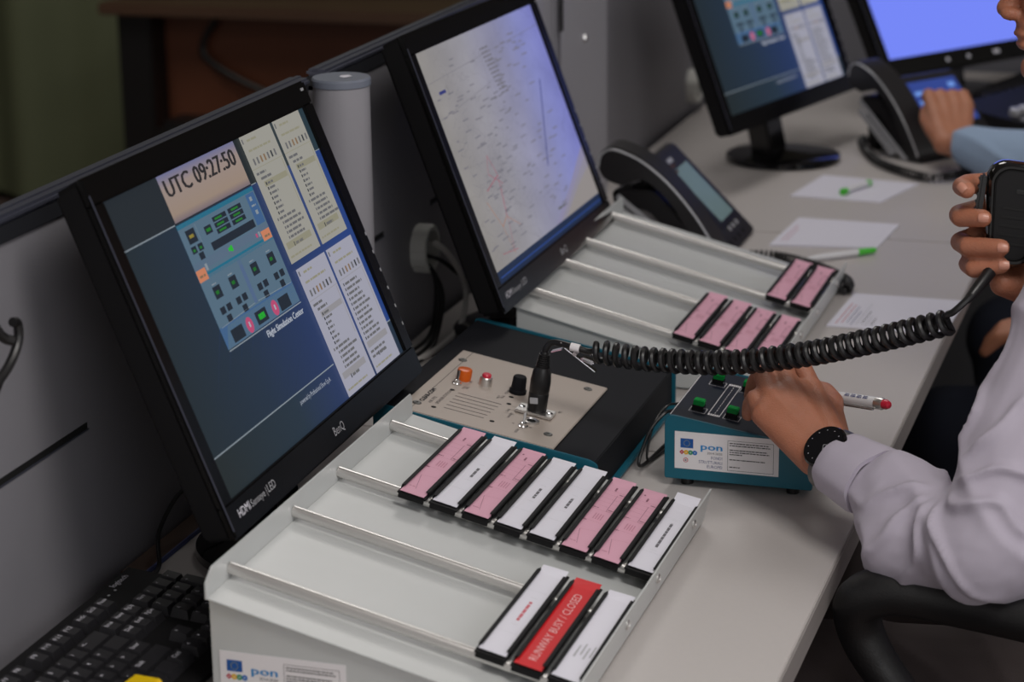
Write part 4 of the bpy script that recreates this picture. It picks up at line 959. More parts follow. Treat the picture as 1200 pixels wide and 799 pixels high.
# ================================================================== telephones
def telephone(label, loc, rz, mode):
    t = thing('desk_telephone', label, 'telephone', loc, rz, 'desk telephones', 1.0 if mode == 'lcd' else .95)
    L = ROOTM[t.name]
    # local: origin at front foot, +X to the user, -Y the handset side, body from y=0 (handset) to 0.20
    def FZ(x): return 0.006 - x * 0.99          # sloping face, x<=0
    m = MB(L); m.prism([(0, .001), (0.004, .006), (-0.000, .010), (-0.118, .1275), (-0.132, .126), (-0.136, .112), (-0.028, .001)], 'y', 0.052, 0.205, 'phone_body', .0025); m.build('body', t)
    m = MB(L); m.prism([(0.0, .001), (0.003, .006), (-0.100, .100), (-0.150, .100), (-0.150, .080), (-0.105, .070), (-0.035, .001)], 'y', 0.004, 0.054, 'phone_dark', .003); m.build('cradle', t)
    m = MB(L); m.prism([(-0.030, .004), (-0.148, .094), (-0.152, .088), (-0.040, .001)], 'y', 0.0015, 0.005, 'silver', .0006); m.prism([(-0.055, .012), (-0.146, .080), (-0.150, .070), (-0.070, .006)], 'y', -0.0015, 0.0015, 'silver', .0006); m.build('side_trim', t)
    m = MB(L); m.prism([(-0.120, .108), (-0.165, .090), (-0.150, .0), (-0.132, .0), (-0.135, .080), (-0.110, .095)], 'y', 0.03, 0.18, 'phone_dark', .002); m.build('foot_stand', t)
    R = Matrix((Vector((1, 0, -.99)).normalized(), Vector((0, 1, 0)), Vector((.99, 0, 1)).normalized())).transposed()
    F = L @ Matrix.Translation((0, 0, .006)) @ R.to_4x4()     # face frame: x runs down the slope (0 at the front), y across
    q = math.sqrt(1 + .99 ** 2)
    def fxx(x): return x * q
    if mode == 'lcd':
        m = MB(F); m.box((fxx(-.0635), .143, .0022), (fxx(.086), .100, .002), 'phone_dark', .0006); m.build('display_frame', t)
        m = MB(F); m.rect((0, 0, .0035), (0, 1, 0), (-1, 0, 0), .110, fxx(.028), .186, fxx(.098), 'lcd'); m.rect((0, 0, .0037), (0, 1, 0), (-1, 0, 0), .112, fxx(.094), .128, fxx(.0975), 'wood_top'); m.build('display', t)
        m = MB(F); m.rect((0, 0, .0036), (0, 1, 0), (-1, 0, 0), .118, fxx(.1065), .145, fxx(.1115), 'silver'); m.rect((0, 0, .0036), (0, 1, 0), (-1, 0, 0), .100, fxx(.101), .135, fxx(.105), 'wood_top'); m.build('badge', t)
    else:
        m = MB(F); m.box((fxx(-.0675), .130, .0022), (fxx(.098), .140, .002), 'phone_dark', .0006); m.build('display_frame', t)
        m = MB(F); m.rect((0, 0, .0036), (0, 1, 0), (-1, 0, 0), .068, fxx(.044), .196, fxx(.111), 's_touch')
        for k in range(4): m.rect((0, 0, .0038), (0, 1, 0), (-1, 0, 0), .170, fxx(.096 - .016 * k), .186, fxx(.103 - .016 * k), 's_touch2')
        for k in range(3): m.rect((0, 0, .0038), (0, 1, 0), (-1, 0, 0), .080, fxx(.090 - .014 * k), .120, fxx(.096 - .014 * k), 's_touch2')
        m.build('display', t)
    for k in range(3):
        m = MB(F); m.lathe([(.0040, 0), (.0038, .0016), (0, .0018)], (fxx(-.0175), .118 + .022 * k, .0025), (0, 0, 1), 'silver', 12); m.build('button', t)
    if mode == 'lcd':
        for k in range(4):
            m = MB(F); m.box((fxx(-.0065), .085 + .026 * k, .0028), (.008, .016, .002), 'phone_dark', .0008); m.build('button', t)
    # handset: long arc lying over the cradle
    up = catmull([(-.176, 0, .131), (-.173, 0, .150), (-.160, 0, .1600), (-.140, 0, .1570), (-.110, 0, .143), (-.075, 0, .1150), (-.042, 0, .0780), (-.018, 0, .0430), (-.006, 0, .0230), (-.004, 0, .013)], 6)
    lo = catmull([(-.176, 0, .131), (-.168, 0, .116), (-.145, 0, .107), (-.130, 0, .112), (-.112, 0, .1150), (-.088, 0, .100), (-.066, 0, .075), (-.052, 0, .052), (-.040, 0, .034), (-.004, 0, .013)], 6)
    ring = up + lo[-2:0:-1]
    m = MB(L); m.prism([(p.x, p.z) for p in ring], 'y', -.0005, .0505, 'phone_body', .0035); hb = m.build('handset', t, angle=60)
    st = MB(L); sp = [Vector((p.x, -.0012, p.z - .004)) for p in up[2:-3]]; st.tube(sp, .0016, 'silver', 8); st.build('trim_stripe', hb)
    return t
telephone('black telephone with a pale green display standing behind the far tray', (0.3035, 3.056, TOP), 0.0, 'lcd')
telephone('black telephone with a lit blue display being touched by a hand', (0.472, 3.785, TOP), -0.62, 'touch')
tag(MB().tube(helix(catmull([(0.30, 3.08, 0.748), (0.36, 3.10, 0.749), (0.43, 3.06, 0.749), (0.485, 2.995, 0.749), (0.492, 2.95, 0.749), (0.470, 2.99, 0.749), (0.40, 3.05, 0.749)], 16), .0060, 60, 8), .0020, 'rubber', 6).build('telephone_cord'),
    'black coiled telephone cord bunched behind the corner of the far tray', 'cord')
tag(MB().tube(helix(catmull([(0.45, 3.83, 0.748), (0.36, 3.93, 0.749), (0.375, 3.84, 0.749), (0.42, 3.735, 0.749), (0.50, 3.655, 0.749), (0.545, 3.68, 0.749), (0.56, 3.72, 0.749), (0.545, 3.76, 0.749)], 20), .0058, 74, 8), .0021, 'rubber', 6).build('telephone_cord'),
    'black coiled telephone cord curving across the desk below the blue telephone', 'cord')
mb = MB(); mb.span((0.10, 3.02, TOP), (0.16, 3.05, 0.765), 'eu_blue', .002); tag(mb.build('blue_eraser'), 'small blue block on the desk beside the black telephone near the column', 'block')

# dark console beyond the hand
t = thing('desk_console', 'black desk console with two silver knobs at the right behind the touching hand', 'console', (0.66, 4.18, TOP), -0.45)
L = ROOTM[t.name]
MB(L).prism([(-.12, .001), (.12, .001), (.12, .018), (-.12, .045)], 'y', -.16, .16, 'matte_black', .003).build('body', t)
cm = L @ Matrix.Translation((-.12, 0, .045)) @ Matrix.Rotation(math.atan(27 / 240), 4, 'Y')
for yy in (-.118, -.090): MB(cm).lathe([(.010, 0), (.010, .010), (.008, .012), (0, .012)], (.105, yy, 0), (0, 0, 1), 'silver', 18).build('knob', t)
MB(cm).box((.135, -.06, .001), (.012, .16, .004), 'silver', .001).build('trim_bar', t)
for r_ in range(3):
    for c_ in range(7): MB(cm).box((.165 + .022 * r_, -.13 + .03 * c_, .002), (.016, .022, .005), 'key_black', .001).build('key', t)
t = thing('keyboard', 'black keyboard partly hidden at the far right beyond the blue telephone', 'keyboard', (0.60, 4.45, TOP), -0.3); L = ROOTM[t.name]
MB(L).box((0, 0, .012), (.15, .40, .022), 'black_plastic', .004).build('base', t)
for r_ in range(5):
    for c_ in range(12): MB(L).box((-.055 + .024 * r_, -.17 + .030 * c_, .026), (.018, .024, .007), 'key_black', .002).build('key', t)

# ================================================================== paper, pens, small things
def pad(pts, label, hgt, marks, grp='white note pads'):
    z0 = TOP + .0002; m = MB(); n = len(pts)
    m.prism([(p[0], p[1]) for p in pts], 'z', z0, z0 + hgt, 'paper_note')
    o = Vector((pts[0][0], pts[0][1], z0 + hgt + .0002)); Xd = (Vector(pts[3]) - Vector(pts[0])).normalized(); Yd = (Vector(pts[1]) - Vector(pts[0])).normalized()
    marks(m, o, Vector((Xd.x, Xd.y, 0)), Vector((Yd.x, Yd.y, 0)))
    return tag(m.build('note_pad', smooth=False), label, 'note pad', grp)
def marks1(m, o, X, Y):
    for k in range(8): m.scribble(o, Y, -X, .012 + .005 * (k % 3), -.010 - .0062 * k, .10 - .012 * (k % 4) - (.03 if k > 4 else 0), .0013, ['ink_red', 'ink_red', 'ink_blue', 'ink_blue', 'silver', 'ink', 'silver', 'ink'][k], 40 + k, .8)
def marks2(m, o, X, Y): m.scribble(o, Y, -X, .02, -.012, .10, .0015, 'line_soft', 9); m.scribble(o, Y, -X, .02, -.018, .08, .0012, 'line_soft', 10)
def marks3(m, o, X, Y): pass
pad([(.4933, 2.7988), (.5018, 2.9606), (.6473, 2.9599), (.6395, 2.7949)], 'white note pad with handwriting near the desk edge beside the far tray', .0014, marks1)
pad([(.3439, 3.186), (.3535, 3.3553), (.5038, 3.3496), (.4939, 3.2045)], 'blank white note pad in the middle, with a green capped pen in front', .0035, marks2)
pad([(.3122, 3.5031), (.3359, 3.6614), (.4924, 3.6362), (.4543, 3.4911)], 'white folded note sheet farthest back with a green pen on it', .0020, marks3)
def pen(a, b, label, body, tipm, capm, r=.0045, ends=None):
    a = Vector(a); b = Vector(b); L_ = (b - a).length; t = thing('pen', label, 'pen', (a + b) / 2, 0, 'white pens')
    m = MB(); m.lathe([(.0008, 0), (.0028, .010), (r * .9, .020), (r, .03), (r, L_ * .74)], a, b - a, body, 18); m.build('barrel', t)
    m = MB(); m.lathe([(r * 1.05, L_ * .74), (r * 1.1, L_ * .76), (r * .9, L_ * .97), (r * .5, L_)], a, b - a, capm, 18); m.build('cap', t)
    return t
pen((.4091, 3.1055, .7455), (.4960, 3.1790, .7460), 'white pen with bright green cap lying in front of the blank pad', 'pen_white', 'pen_white', 'pen_green')
t = thing('pen', 'white pen with green ends on the farthest folded sheet', 'pen', (.405, 3.56, .747), 0, 'white pens')
MB().cyl((.394, 3.533, .7475), (.417, 3.592, .7475), .0042, 'pen_white', 16).build('barrel', t)
MB().lathe([(.0052, 0), (.0056, .004), (.0048, .012)], (.390, 3.5216, .7478), Vector((.0305, .0825, 0)), 'pen_green', 16).build('push_button', t)
MB().lathe([(.0048, 0), (.0052, .006), (.0020, .014)], (.417, 3.592, .7475), Vector((.0305, .0825, 0)), 'pen_green', 16).build('tip', t)

# ================================================================== keyboard
t = thing('keyboard', 'black computer keyboard lying at the lower left under the first monitor', 'keyboard', (0.118, 1.565, TOP))
KX0, KX1, KY0, KY1 = 0.031, 0.189, 1.343, 1.788
def kz(x): return 0.7665 - (x - KX0) * 0.093
m = MB(); m.prism([(KX0, TOP + .001), (KX1, TOP + .001), (KX1, kz(KX1) - .006), (KX0, kz(KX0) - .006)], 'y', KY0, KY1, 'matte_black', .003)
m.build('case', t)
KM = Matrix.Translation((KX0, KY0, kz(KX0) - .006)) @ Matrix.Rotation(math.atan(.093), 4, 'Y')
m = MB(KM); V = (0, 1, 0); U = (-1, 0, 0)
m.text('logitech', (0, 0, .0012), V, U, .395, -.0125, .0058, 'key_white', w=.028)
for k in range(3): m.rect((0, 0, .0012), V, U, .3635 + .0125 * k, -.0165, .3665 + .0125 * k, -.0145, 's_keyled' if k == 0 else 'silver')
m.build('marking', t, smooth=False)
U_ = .019
rows = []
def keyrow(x, y, items):
    for (wd_, tx) in items:
        if tx is not None: rows.append((x, y, wd_, tx))
        y += wd_ * U_
keyrow(.026, .012, [(1, 'Esc'), (1, None)] + [(1, 'F%d' % i) for i in range(1, 5)] + [(.5, None)] + [(1, 'F%d' % i) for i in range(5, 9)] + [(.5, None)] + [(1, 'F%d' % i) for i in range(9, 13)] + [(.25, None), (1, 'PrtSc'), (1, 'ScrLk'), (1, 'Pause')])
r1 = [(1, c) for c in '\\1234567890\'i'] + [(2, '<-'), (.25, None), (1, 'Ins'), (1, 'Home'), (1, 'PgUp'), (.25, None), (1, 'Num'), (1, '/'), (1, '*'), (1, '-')]
keyrow(.052, .012, r1)
keyrow(.071, .012, [(1.5, 'Tab')] + [(1, c) for c in 'QWERTYUIOP'] + [(1, 'e'), (1, '+'), (1.5, ''), (.25, None), (1, 'Del'), (1, 'End'), (1, 'PgDn'), (.25, None), (1, '7'), (1, '8'), (1, '9')])
keyrow(.090, .012, [(1.75, 'Caps')] + [(1, c) for c in 'ASDFGHJKL'] + [(1, 'o'), (1, 'a'), (1, 'u'), (1.25, 'Enter'), (.25, None), (3, None), (.25, None), (1, '4'), (1, '5'), (1, '6')])
keyrow(.109, .012, [(1.25, 'Shift'), (1, '<')] + [(1, c) for c in 'ZXCVBNM,.-'] + [(2.75, 'Shift'), (.25, None), (1, None), (1, '^'), (1, None), (.25, None), (1, '1'), (1, '2'), (1, '3')])
keyrow(.128, .012, [(1.25, 'Ctrl'), (1.25, ''), (1.25, 'Alt'), (6.25, ''), (1.25, 'Alt'), (1.25, ''), (1.25, ''), (1.25, 'Ctrl'), (.25, None), (1, '<'), (1, 'v'), (1, '>'), (.25, None), (2, '0'), (1, '.')])
rows.append((.0805, .012 + 21.5 * U_, 1, '+')); rows.append((.1185, .012 + 21.5 * U_, 1, 'Ent'))
for (x, y, w_, tx) in rows:
    tall = tx in ('+', 'Ent') and y > .40; dx = U_ * (2 if tall else 1); L_ = w_ * U_
    m = MB(KM); a = .0006; b_ = .0030; hh = .0085
    xs0, xs1 = x - .0095 + a - (.0095 if False else 0), x - .0095 + dx - a
    if tall: xs0, xs1 = x - .0095 + a - .0095, x - .0095 + dx - a - .0095
    ys0, ys1 = y + a, y + L_ - a
    vs = [(xs0, ys0, 0), (xs1, ys0, 0), (xs1, ys1, 0), (xs0, ys1, 0), (xs0 + .0012, ys0 + b_ * .8, hh), (xs1 - b_, ys0 + b_ * .8, hh - .001), (xs1 - b_, ys1 - b_ * .8, hh - .001), (xs0 + .0012, ys1 - b_ * .8, hh)]
    m.add(vs, [(3, 2, 1, 0), (4, 5, 6, 7), (0, 1, 5, 4), (1, 2, 6, 5), (2, 3, 7, 6), (3, 0, 4, 7)], 'key_black')
    if tx: m.text(tx, (0, 0, hh + .0003), V, U, y + .0034, -(xs0 + .0080), .0042, 'key_white', w=min(.0034 * len(tx), .0115) if len(tx) > 1 else None)
    m.build('key', t, smooth=False)
# yellow highlighter on the keyboard
t = thing('highlighter', 'yellow block shaped highlighter lying on the keyboard at the bottom edge', 'highlighter', (.165, 1.500, .759))
MB(Matrix.Translation((.166, 1.508, .7668)) @ Matrix.Rotation(-.10, 4, 'Z')).box((0, 0, 0), (.027, .082, .015), 'yellow', .0022).build('barrel', t)
MB(Matrix.Translation((.166, 1.508, .7668)) @ Matrix.Rotation(-.10, 4, 'Z')).box((0, -.050, 0), (.024, .022, .013), 'matte_black', .002).build('cap', t)

# ================================================================== people
def ell(c, r, R=None):
    bm = bmesh.new(); bmesh.ops.create_icosphere(bm, subdivisions=3, radius=1.0)
    T = Matrix.Translation(c) @ ((R.to_4x4() if R is not None else Matrix.Identity(4)) @ Matrix.Diagonal((r[0], r[1], r[2], 1)))
    vs = [T @ v.co for v in bm.verts]; fs = [[v.index for v in f.verts] for f in bm.faces]; bm.free(); return vs, fs
def capsule(p0, r0, p1, r1, seg=20):
    p0 = Vector(p0); p1 = Vector(p1); ax = p1 - p0; h = max(ax.length, 1e-5); R = frame_from(ax if ax.length > 1e-6 else (0, 0, 1)); prof = []
    for k in range(1, 7): a = PI / 2 * k / 6; prof.append((r0 * math.sin(a), -r0 * math.cos(a)))
    for k in range(0, 6): a = PI / 2 * k / 6; prof.append((r1 * math.cos(a), h + r1 * math.sin(a)))
    vs = []; fs = []
    for (r, z) in prof:
        for k in range(seg): vs.append(p0 + R @ Vector((r * math.cos(2 * PI * k / seg), r * math.sin(2 * PI * k / seg), z)))
    n = len(prof)
    for i in range(n - 1):
        for k in range(seg): fs.append((i * seg + k, i * seg + (k + 1) % seg, (i + 1) * seg + (k + 1) % seg, (i + 1) * seg + k))
    fs.append(tuple(range(seg))[::-1]); fs.append(tuple((n - 1) * seg + k for k in range(seg)))
    return vs, fs
def chain(pts, rads):
    return [('c', pts[i], rads[i], pts[i + 1], rads[i + 1]) for i in range(len(pts) - 1)]
def organic(name, prims, voxel, material, parent=None, smooth=5, post=None, post_smooth=0):
    vs = []; fs = []
    for p in prims:
        v, f = capsule(*p[1:]) if p[0] == 'c' else ell(*p[1:])
        b = len(vs); vs += v; fs += [[b + i for i in g] for g in f]
    me = bpy.data.meshes.new('shape'); me.from_pydata([tuple(v) for v in vs], [], fs)
    o = bpy.data.objects.new('shape', me); COL.objects.link(o)
    r = o.modifiers.new('r', 'REMESH'); r.mode = 'VOXEL'; r.voxel_size = voxel; r.adaptivity = 0
    s = o.modifiers.new('s', 'SMOOTH'); s.factor = 0.5; s.iterations = smooth
    dg = bpy.context.evaluated_depsgraph_get(); ev = o.evaluated_get(dg)
    out = bpy.data.meshes.new_from_object(ev); bpy.data.objects.remove(o); bpy.data.meshes.remove(me)
    if post:
        nrm = [v.normal.copy() for v in out.vertices]
        for v, n in zip(out.vertices, nrm): v.co = v.co + n * post(v.co, n)
        bm = bmesh.new(); bm.from_mesh(out)
        for _ in range(post_smooth): bmesh.ops.smooth_vert(bm, verts=bm.verts, factor=.5, use_axis_x=True, use_axis_y=True, use_axis_z=True)
        bm.to_mesh(out); bm.free()
    org = Vector((0, 0, 0))
    if parent is None:
        xs = [v.co for v in out.vertices]; org = Vector((sum(v.x for v in xs) / len(xs), sum(v.y for v in xs) / len(xs), min(v.z for v in xs)))
    else: org = ROOTM[parent.name].translation.copy()
    for v in out.vertices: v.co = v.co - org
    out.polygons.foreach_set('use_smooth', [True] * len(out.polygons)); out.materials.clear(); out.materials.append(MATS[material]); out.update()
    ob = bpy.data.objects.new(name, out); COL.objects.link(ob); ROOTM[ob.name] = Matrix.Translation(org)
    if parent is None: ob.location = org
    else: ob.parent = parent
    return ob
V3 = Vector
def mid(a, b, t=.5): return V3(a).lerp(V3(b), t)

# ---- seated operator with the microphone (body hidden mostly by the frame edge)
W0 = V3((.6190, 2.0900, .8190)); EL = V3((.783, 1.948, .800)); SH = V3((.862, 2.085, 1.010))
fa = (EL - W0).normalized(); side = V3((.75, .62, .22)); side = (side - fa * side.dot(fa)).normalized()
MCP = [V3(p) for p in ((.5848, 2.1814, .856), (.5686, 2.1560, .860), (.5550, 2.1395, .855), (.5485, 2.1215, .844))]
body = []
# left hand: wrist, back of the hand, bent fingers
wa, wb = W0 + side * .0085, W0 - side * .0085
body += [('c', wa, .0185, EL + side * .006, .025), ('c', wb, .0180, EL - side * .006, .025), ('c', wa, .0185, wb, .0180)]
heel = [W0 - fa * .006 + side * k for k in (.013, .005, -.004, -.011)]
for i in range(4): body += [('c', heel[i], .0175, MCP[i], (.0122, .0126, .0120, .0108)[i])]
for i in range(3): body += [('c', mid(heel[i], heel[i + 1]), .0170, mid(MCP[i], MCP[i + 1]) - V3((0, 0, .0008)), .0116)]
body += [('c', heel[0] + V3((.002, .004, -.006)), .0165, V3((.6080, 2.165, .836)), .0135), ('c', heel[0] + V3((0, 0, -.004)), .0160, mid(MCP[0], (.6080, 2.165, .836), .6), .0115)]
F = [([MCP[0], (.5690, 2.2130, .8690), (.5610, 2.2400, .8520), (.5560, 2.2560, .8340)], [.0112, .0098, .0088, .0076]),
     ([MCP[1], (.5545, 2.1900, .8765), (.5440, 2.2180, .8570), (.5380, 2.2330, .8370)], [.0118, .0100, .0090, .0078]),
     ([MCP[2], (.5385, 2.1710, .8710), (.5260, 2.1980, .8520), (.5190, 2.2120, .8330)], [.0112, .0096, .0086, .0075]),
     ([MCP[3], (.5365, 2.1470, .8520), (.5280, 2.1650, .8390), (.5240, 2.1760, .8250)], [.0100, .0090, .0080, .0070]),
     ([(.6080, 2.165, .836), (.6040, 2.2000, .8370), (.5900, 2.2350, .8350), (.5740, 2.2520, .8340)], [.0130, .0112, .0108, .0090])]
for p, r in F: body += chain(p, r)
for i in range(4): body += [('e', MCP[i] + V3((0, 0, .0030)), (.0098, .0098, .0095))]
# right hand on the microphone: fingers wrap round its left side, palm behind and below
R_ = [([(.7540, 2.1600, 1.0760), (.7330, 2.1420, 1.0780), (.7315, 2.1080, 1.0830), (.7385, 2.0900, 1.0840)], [.0105, .0094, .0086, .0080]),
      ([(.7520, 2.1640, 1.0520), (.7270, 2.1400, 1.0490), (.7330, 2.1010, 1.0560), (.7540, 2.0890, 1.0590)], [.0110, .0098, .0092, .0084]),
      ([(.7560, 2.1620, 1.0290), (.7300, 2.1330, 1.0250), (.7420, 2.0930, 1.0310), (.7720, 2.0820, 1.0345)], [.0110, .0096, .0092, .0082]),
      ([(.7600, 2.1500, 1.0080), (.7390, 2.1230, 1.0070), (.7480, 2.0910, 1.0110), (.7730, 2.0850, 1.0170)], [.0104, .0090, .0086, .0076]),
      ([(.8000, 2.1450, 1.0150), (.8150, 2.1250, 1.0450), (.8180, 2.1180, 1.0750), (.8140, 2.1150, 1.0950)], [.0150, .0125, .0110, .0095])]
for p, r in R_: body += chain(p, r)
R_ = [(p, [r * 1.12 for r in rr_]) for p, rr_ in R_]
RW = V3((.8280, 2.1720, .9720)); RE = V3((.930, 2.360, .800)); RS = V3((.960, 2.440, 1.020))
for k in range(4): body += [('c', mid((.818, 2.158, .990), (.806, 2.140, .976), k / 3), .0185, R_[k][0][0], .0120)]
body += [('c', (.772, 2.118, .992), .0125, (.808, 2.140, .980), .0190), ('c', (.772, 2.118, .992), .0120, (.765, 2.148, 1.010), .0115), ('c', (.790, 2.135, .997), .0160, RW, .0220)]
body += [('c', RW + V3((.008, 0, .006)), .0205, RE, .036), ('c', RW - V3((.008, 0, .006)), .0205, RE, .036), ('c', RE, .034, RS, .044), ('c', EL, .028, SH, .042)]
# trunk and head (profile faces -X)
HX, HY, HZ = 0.7480, 2.375, 1.1790         # middle of the lips
def h(x, y, z): return V3((HX + x, HY + y, HZ + z))
body += [('e', h(.098, 0, .085), (.092, .074, .098)), ('e', h(.060, 0, .010), (.046, .056, .062)), ('c', h(.024, 0, -.030), .0165, h(.075, .045, .0), .020), ('c', h(.024, 0, -.030), .0165, h(.075, -.045, .0), .020),
         ('e', h(.0215, 0, -.030), (.0150, .0190, .0150)), ('e', h(.034, 0, .045), (.030, .042, .045)), ('e', h(.020, 0, .016), (.020, .026, .018)), ('c', h(.012, 0, .060), .0085, h(-.0105, 0, .0290), .0095), ('e', h(-.004, .011, .0245), (.011, .0065, .007)), ('e', h(-.004, -.011, .0245), (.011, .0065, .007)),
         ('e', h(.0110, 0, .0055), (.0120, .0230, .0068)), ('e', h(.0130, 0, -.0060), (.0110, .0210, .0068)), ('c', h(.018, -.032, .074), .012, h(.018, .032, .074), .012),
         ('e', h(.112, -.074, .045), (.018, .008, .030)), ('e', h(.112, .074, .045), (.018, .008, .030)), ('c', h(.110, 0, .0), .055, h(.160, -.01, -.13), .058),
         ('c', SH + V3((.05, .05, .0)), .042, RS + V3((.02, -.05, .0)), .042), ('e', (.960, 2.26, .88), (.105, .150, .180)), ('e', (.985, 2.26, .64), (.105, .145, .140))]
body += [('c', (.98, 2.17, .545), .075, (.60, 2.13, .565), .052), ('c', (.98, 2.36, .545), .075, (.60, 2.42, .565), .052), ('c', (.60, 2.13, .56), .048, (.64, 2.12, .10), .034), ('c', (.60, 2.42, .56), .048, (.66, 2.44, .10), .034),
         ('c', (.66, 2.12, .050), .034, (.52, 2.10, .040), .030), ('c', (.68, 2.44, .050), .034, (.54, 2.46, .040), .030)]
person = organic('person', body, .0022, 'skin', smooth=4)
tag(person, 'seated person in a pale lavender shirt holding a microphone, other hand on the switch box', 'person')
LP = ROOTM[person.name]

# fingernails of the right hand and lips, eyes
def plate(c, n, up_, w, l, mt, nm):
    n = V3(n).normalized(); u = (V3(up_) - n * V3(up_).dot(n)).normalized(); s = u.cross(n)
    m = MB(Matrix.Translation(c) @ Matrix((s, u, n)).transposed().to_4x4()); v = []; f = []
    for i in range(7):
        for j in range(7):
            a = (i / 6 - .5) * 2; b = (j / 6 - .5) * 2; rx = a * w / 2 * (1 - .12 * b * b); ry = b * l / 2 * (1 - .10 * a * a)
            v.append((rx, ry, .0006 - .0022 * a * a * (w / .010) - .0006 * b * b))
    for i in range(6):
        for j in range(6): f.append((i * 7 + j, (i + 1) * 7 + j, (i + 1) * 7 + j + 1, i * 7 + j + 1))
    m.add(v, f, mt); return m.build(nm, person, angle=80)
for c, n, u in (((.7555, 2.0805, 1.0615), (.12, -1, .25), (1, -.1, .05)), ((.7745, 2.0738, 1.0365), (.12, -1, .22), (1, -.1, .05)), ((.7762, 2.0775, 1.0195), (.15, -1, .20), (1, -.1, .1)), ((.7345, 2.0838, 1.0880), (-.25, -.8, .5), (.4, -.5, -.2))):
    plate(V3(c), n, u, .0080, .0095, 'nail', 'fingernail')
lp = organic('lips', [('e', h(.0085, 0, .0048), (.0100, .0200, .0042)), ('e', h(.0105, 0, -.0055), (.0092, .0180, .0046))], .0010, 'lips', person, 2)
organic('hair', [('e', h(.108, 0, .102), (.094, .080, .094)), ('e', h(.150, 0, .055), (.055, .074, .085))], .004, 'hair', person, 3, lambda c, n: -.05 if (c.x < HX + .045 and c.z < HZ + .13) else 0.003 * noise.noise(c * 60))
for sy in (-1, 1):
    m = MB(); m.lathe([(.0, 0), (.008, .002), (.0105, .006), (.009, .010), (0, .0125)], h(.028, sy * .031, .062), (-1, 0, 0), 'paper_white', 18); m.lathe([(.005, .0105), (.004, .0128), (0, .0132)], h(.028, sy * .031, .062), (-1, 0, 0), 'black_gap', 14); m.build('eye', person)
    m = MB(); m.tube([h(.010, sy * .012, .083), h(.007, sy * .028, .089), h(.014, sy * .044, .084)], .0035, 'hair', 8); m.build('eyebrow', person)

# shirt: folds gather in the crook of the elbow and run diagonally up the sleeve
def fold(c, amp, fr, dirv, seed):
    d = V3(dirv).normalized(); t = c.dot(d); q = c * 7 + V3((seed, seed * 2, 0))
    w = t * fr + 2.6 * noise.noise(q); s = 1 - abs(math.sin(w)); return amp * (s ** 2.2 - .35)
def shirt_post(c, n):
    de = (c - V3((.735, 1.985, .835))).length
    k = math.exp(-(de / .085) ** 2); out = 0
    far_ = min(1, max(.1, ((c - W0).length - .05) / .04))
    KR = V3((.750, 1.975, .850)); e = c - KR; an = math.atan2(e.z, e.dot(fa)); ds = e.length
    w_ = an * 5 + 1.6 * noise.noise(c * 22) + 1.0; rg = (1 - abs(math.sin(w_))) ** 2.6
    out += far_ * .0165 * (rg - .22) * math.exp(-(ds / .105) ** 2) * min(1, max(0, (ds - .022) / .03))
    out += fold(c, .0055, 34, V3((.75, -.1, .55)), 4.1) * far_
    out += .004 * noise.noise(c * 16) * (1 if (c - W0).length > .07 else .2)
    return out
CU = W0 + fa * .084
sh = [('c', CU + side * .006, .0300, CU + fa * .02 + side * .006, .0350), ('c', CU - side * .006, .0300, CU + fa * .02 - side * .006, .0350),
      ('c', CU + fa * .012, .0370, mid(CU, EL, .62) - V3((0, 0, .012)), .0470), ('c', mid(CU, EL, .62) - V3((0, 0, .012)), .0470, EL + V3((-.004, 0, -.004)), .0500), ('c', EL, .0500, mid(EL, SH), .0560), ('c', mid(EL, SH), .0560, SH, .0640),
      ('c', CU + fa * .006 + V3((0, 0, -.010)), .036, V3((.715, 1.995, .782)), .050), ('c', V3((.715, 1.995, .782)), .050, EL + V3((.02, .01, -.004)), .050),
      ('c', SH, .0680, RS, .0680), ('c', SH + V3((.05, .05, .01)), .070, RS + V3((.02, -.05, .01)), .070), ('c', RW + (RE - RW) * .22, .034, RE, .050), ('c', RE, .053, RS, .064), ('e', (.965, 2.26, .89), (.128, .185, .205)), ('e', (.985, 2.26, .64), (.130, .175, .150)),
      ('c', SH + V3((.06, .09, .04)), .055, h(.155, -.01, -.11), .064), ('c', RS + V3((.02, -.09, .02)), .055, h(.155, -.01, -.11), .064)]
shirt = organic('shirt', sh, .0032, 'shirt', person, 5, shirt_post, 3)
# double layer cuff
cn_ = fa.cross(side).normalized(); m = MB(); vs = []; fs = []; N_ = 56
if cn_.z < 0: cn_ = -cn_
prof_ = [(.018, -.0030), (.018, -.0004), (.0195, .0006), (.030, .0012), (.062, .0042), (.070, .0030), (.070, -.002), (.030, -.0035)]
for i in range(N_):
    a = 2 * PI * i / N_; wob = .0010 * math.sin(3 * a + 1) + .0006 * math.sin(7 * a)
    for (t_, dr) in prof_:
        slant = .004 * math.sin(a)
        vs.append(W0 + fa * (t_ + slant) + side * ((.0345 + dr + wob) * math.cos(a)) + cn_ * ((.0290 + dr + wob) * math.sin(a) + .001))
P_ = len(prof_)
for i in range(N_):
    for k in range(P_):
        fs.append((i * P_ + k, i * P_ + (k + 1) % P_, ((i + 1) % N_) * P_ + (k + 1) % P_, ((i + 1) % N_) * P_ + k))
m.add(vs, fs, 'shirt'); cuff = m.build('cuff', person, angle=50)
tr = [('c', (.99, 2.17, .545), .090, (.60, 2.13, .565), .066), ('c', (.99, 2.36, .545), .090, (.60, 2.42, .565), .066), ('c', (.60, 2.13, .56), .064, (.64, 2.12, .10), .050), ('c', (.60, 2.42, .56), .064, (.66, 2.44, .10), .050), ('c', (1.0, 2.16, .57), .10, (1.0, 2.37, .57), .10)]
organic('trousers', tr, .006, 'trousers', person, 5, lambda c, n: fold(c, .005, 40, (1, .3, .5), 2))
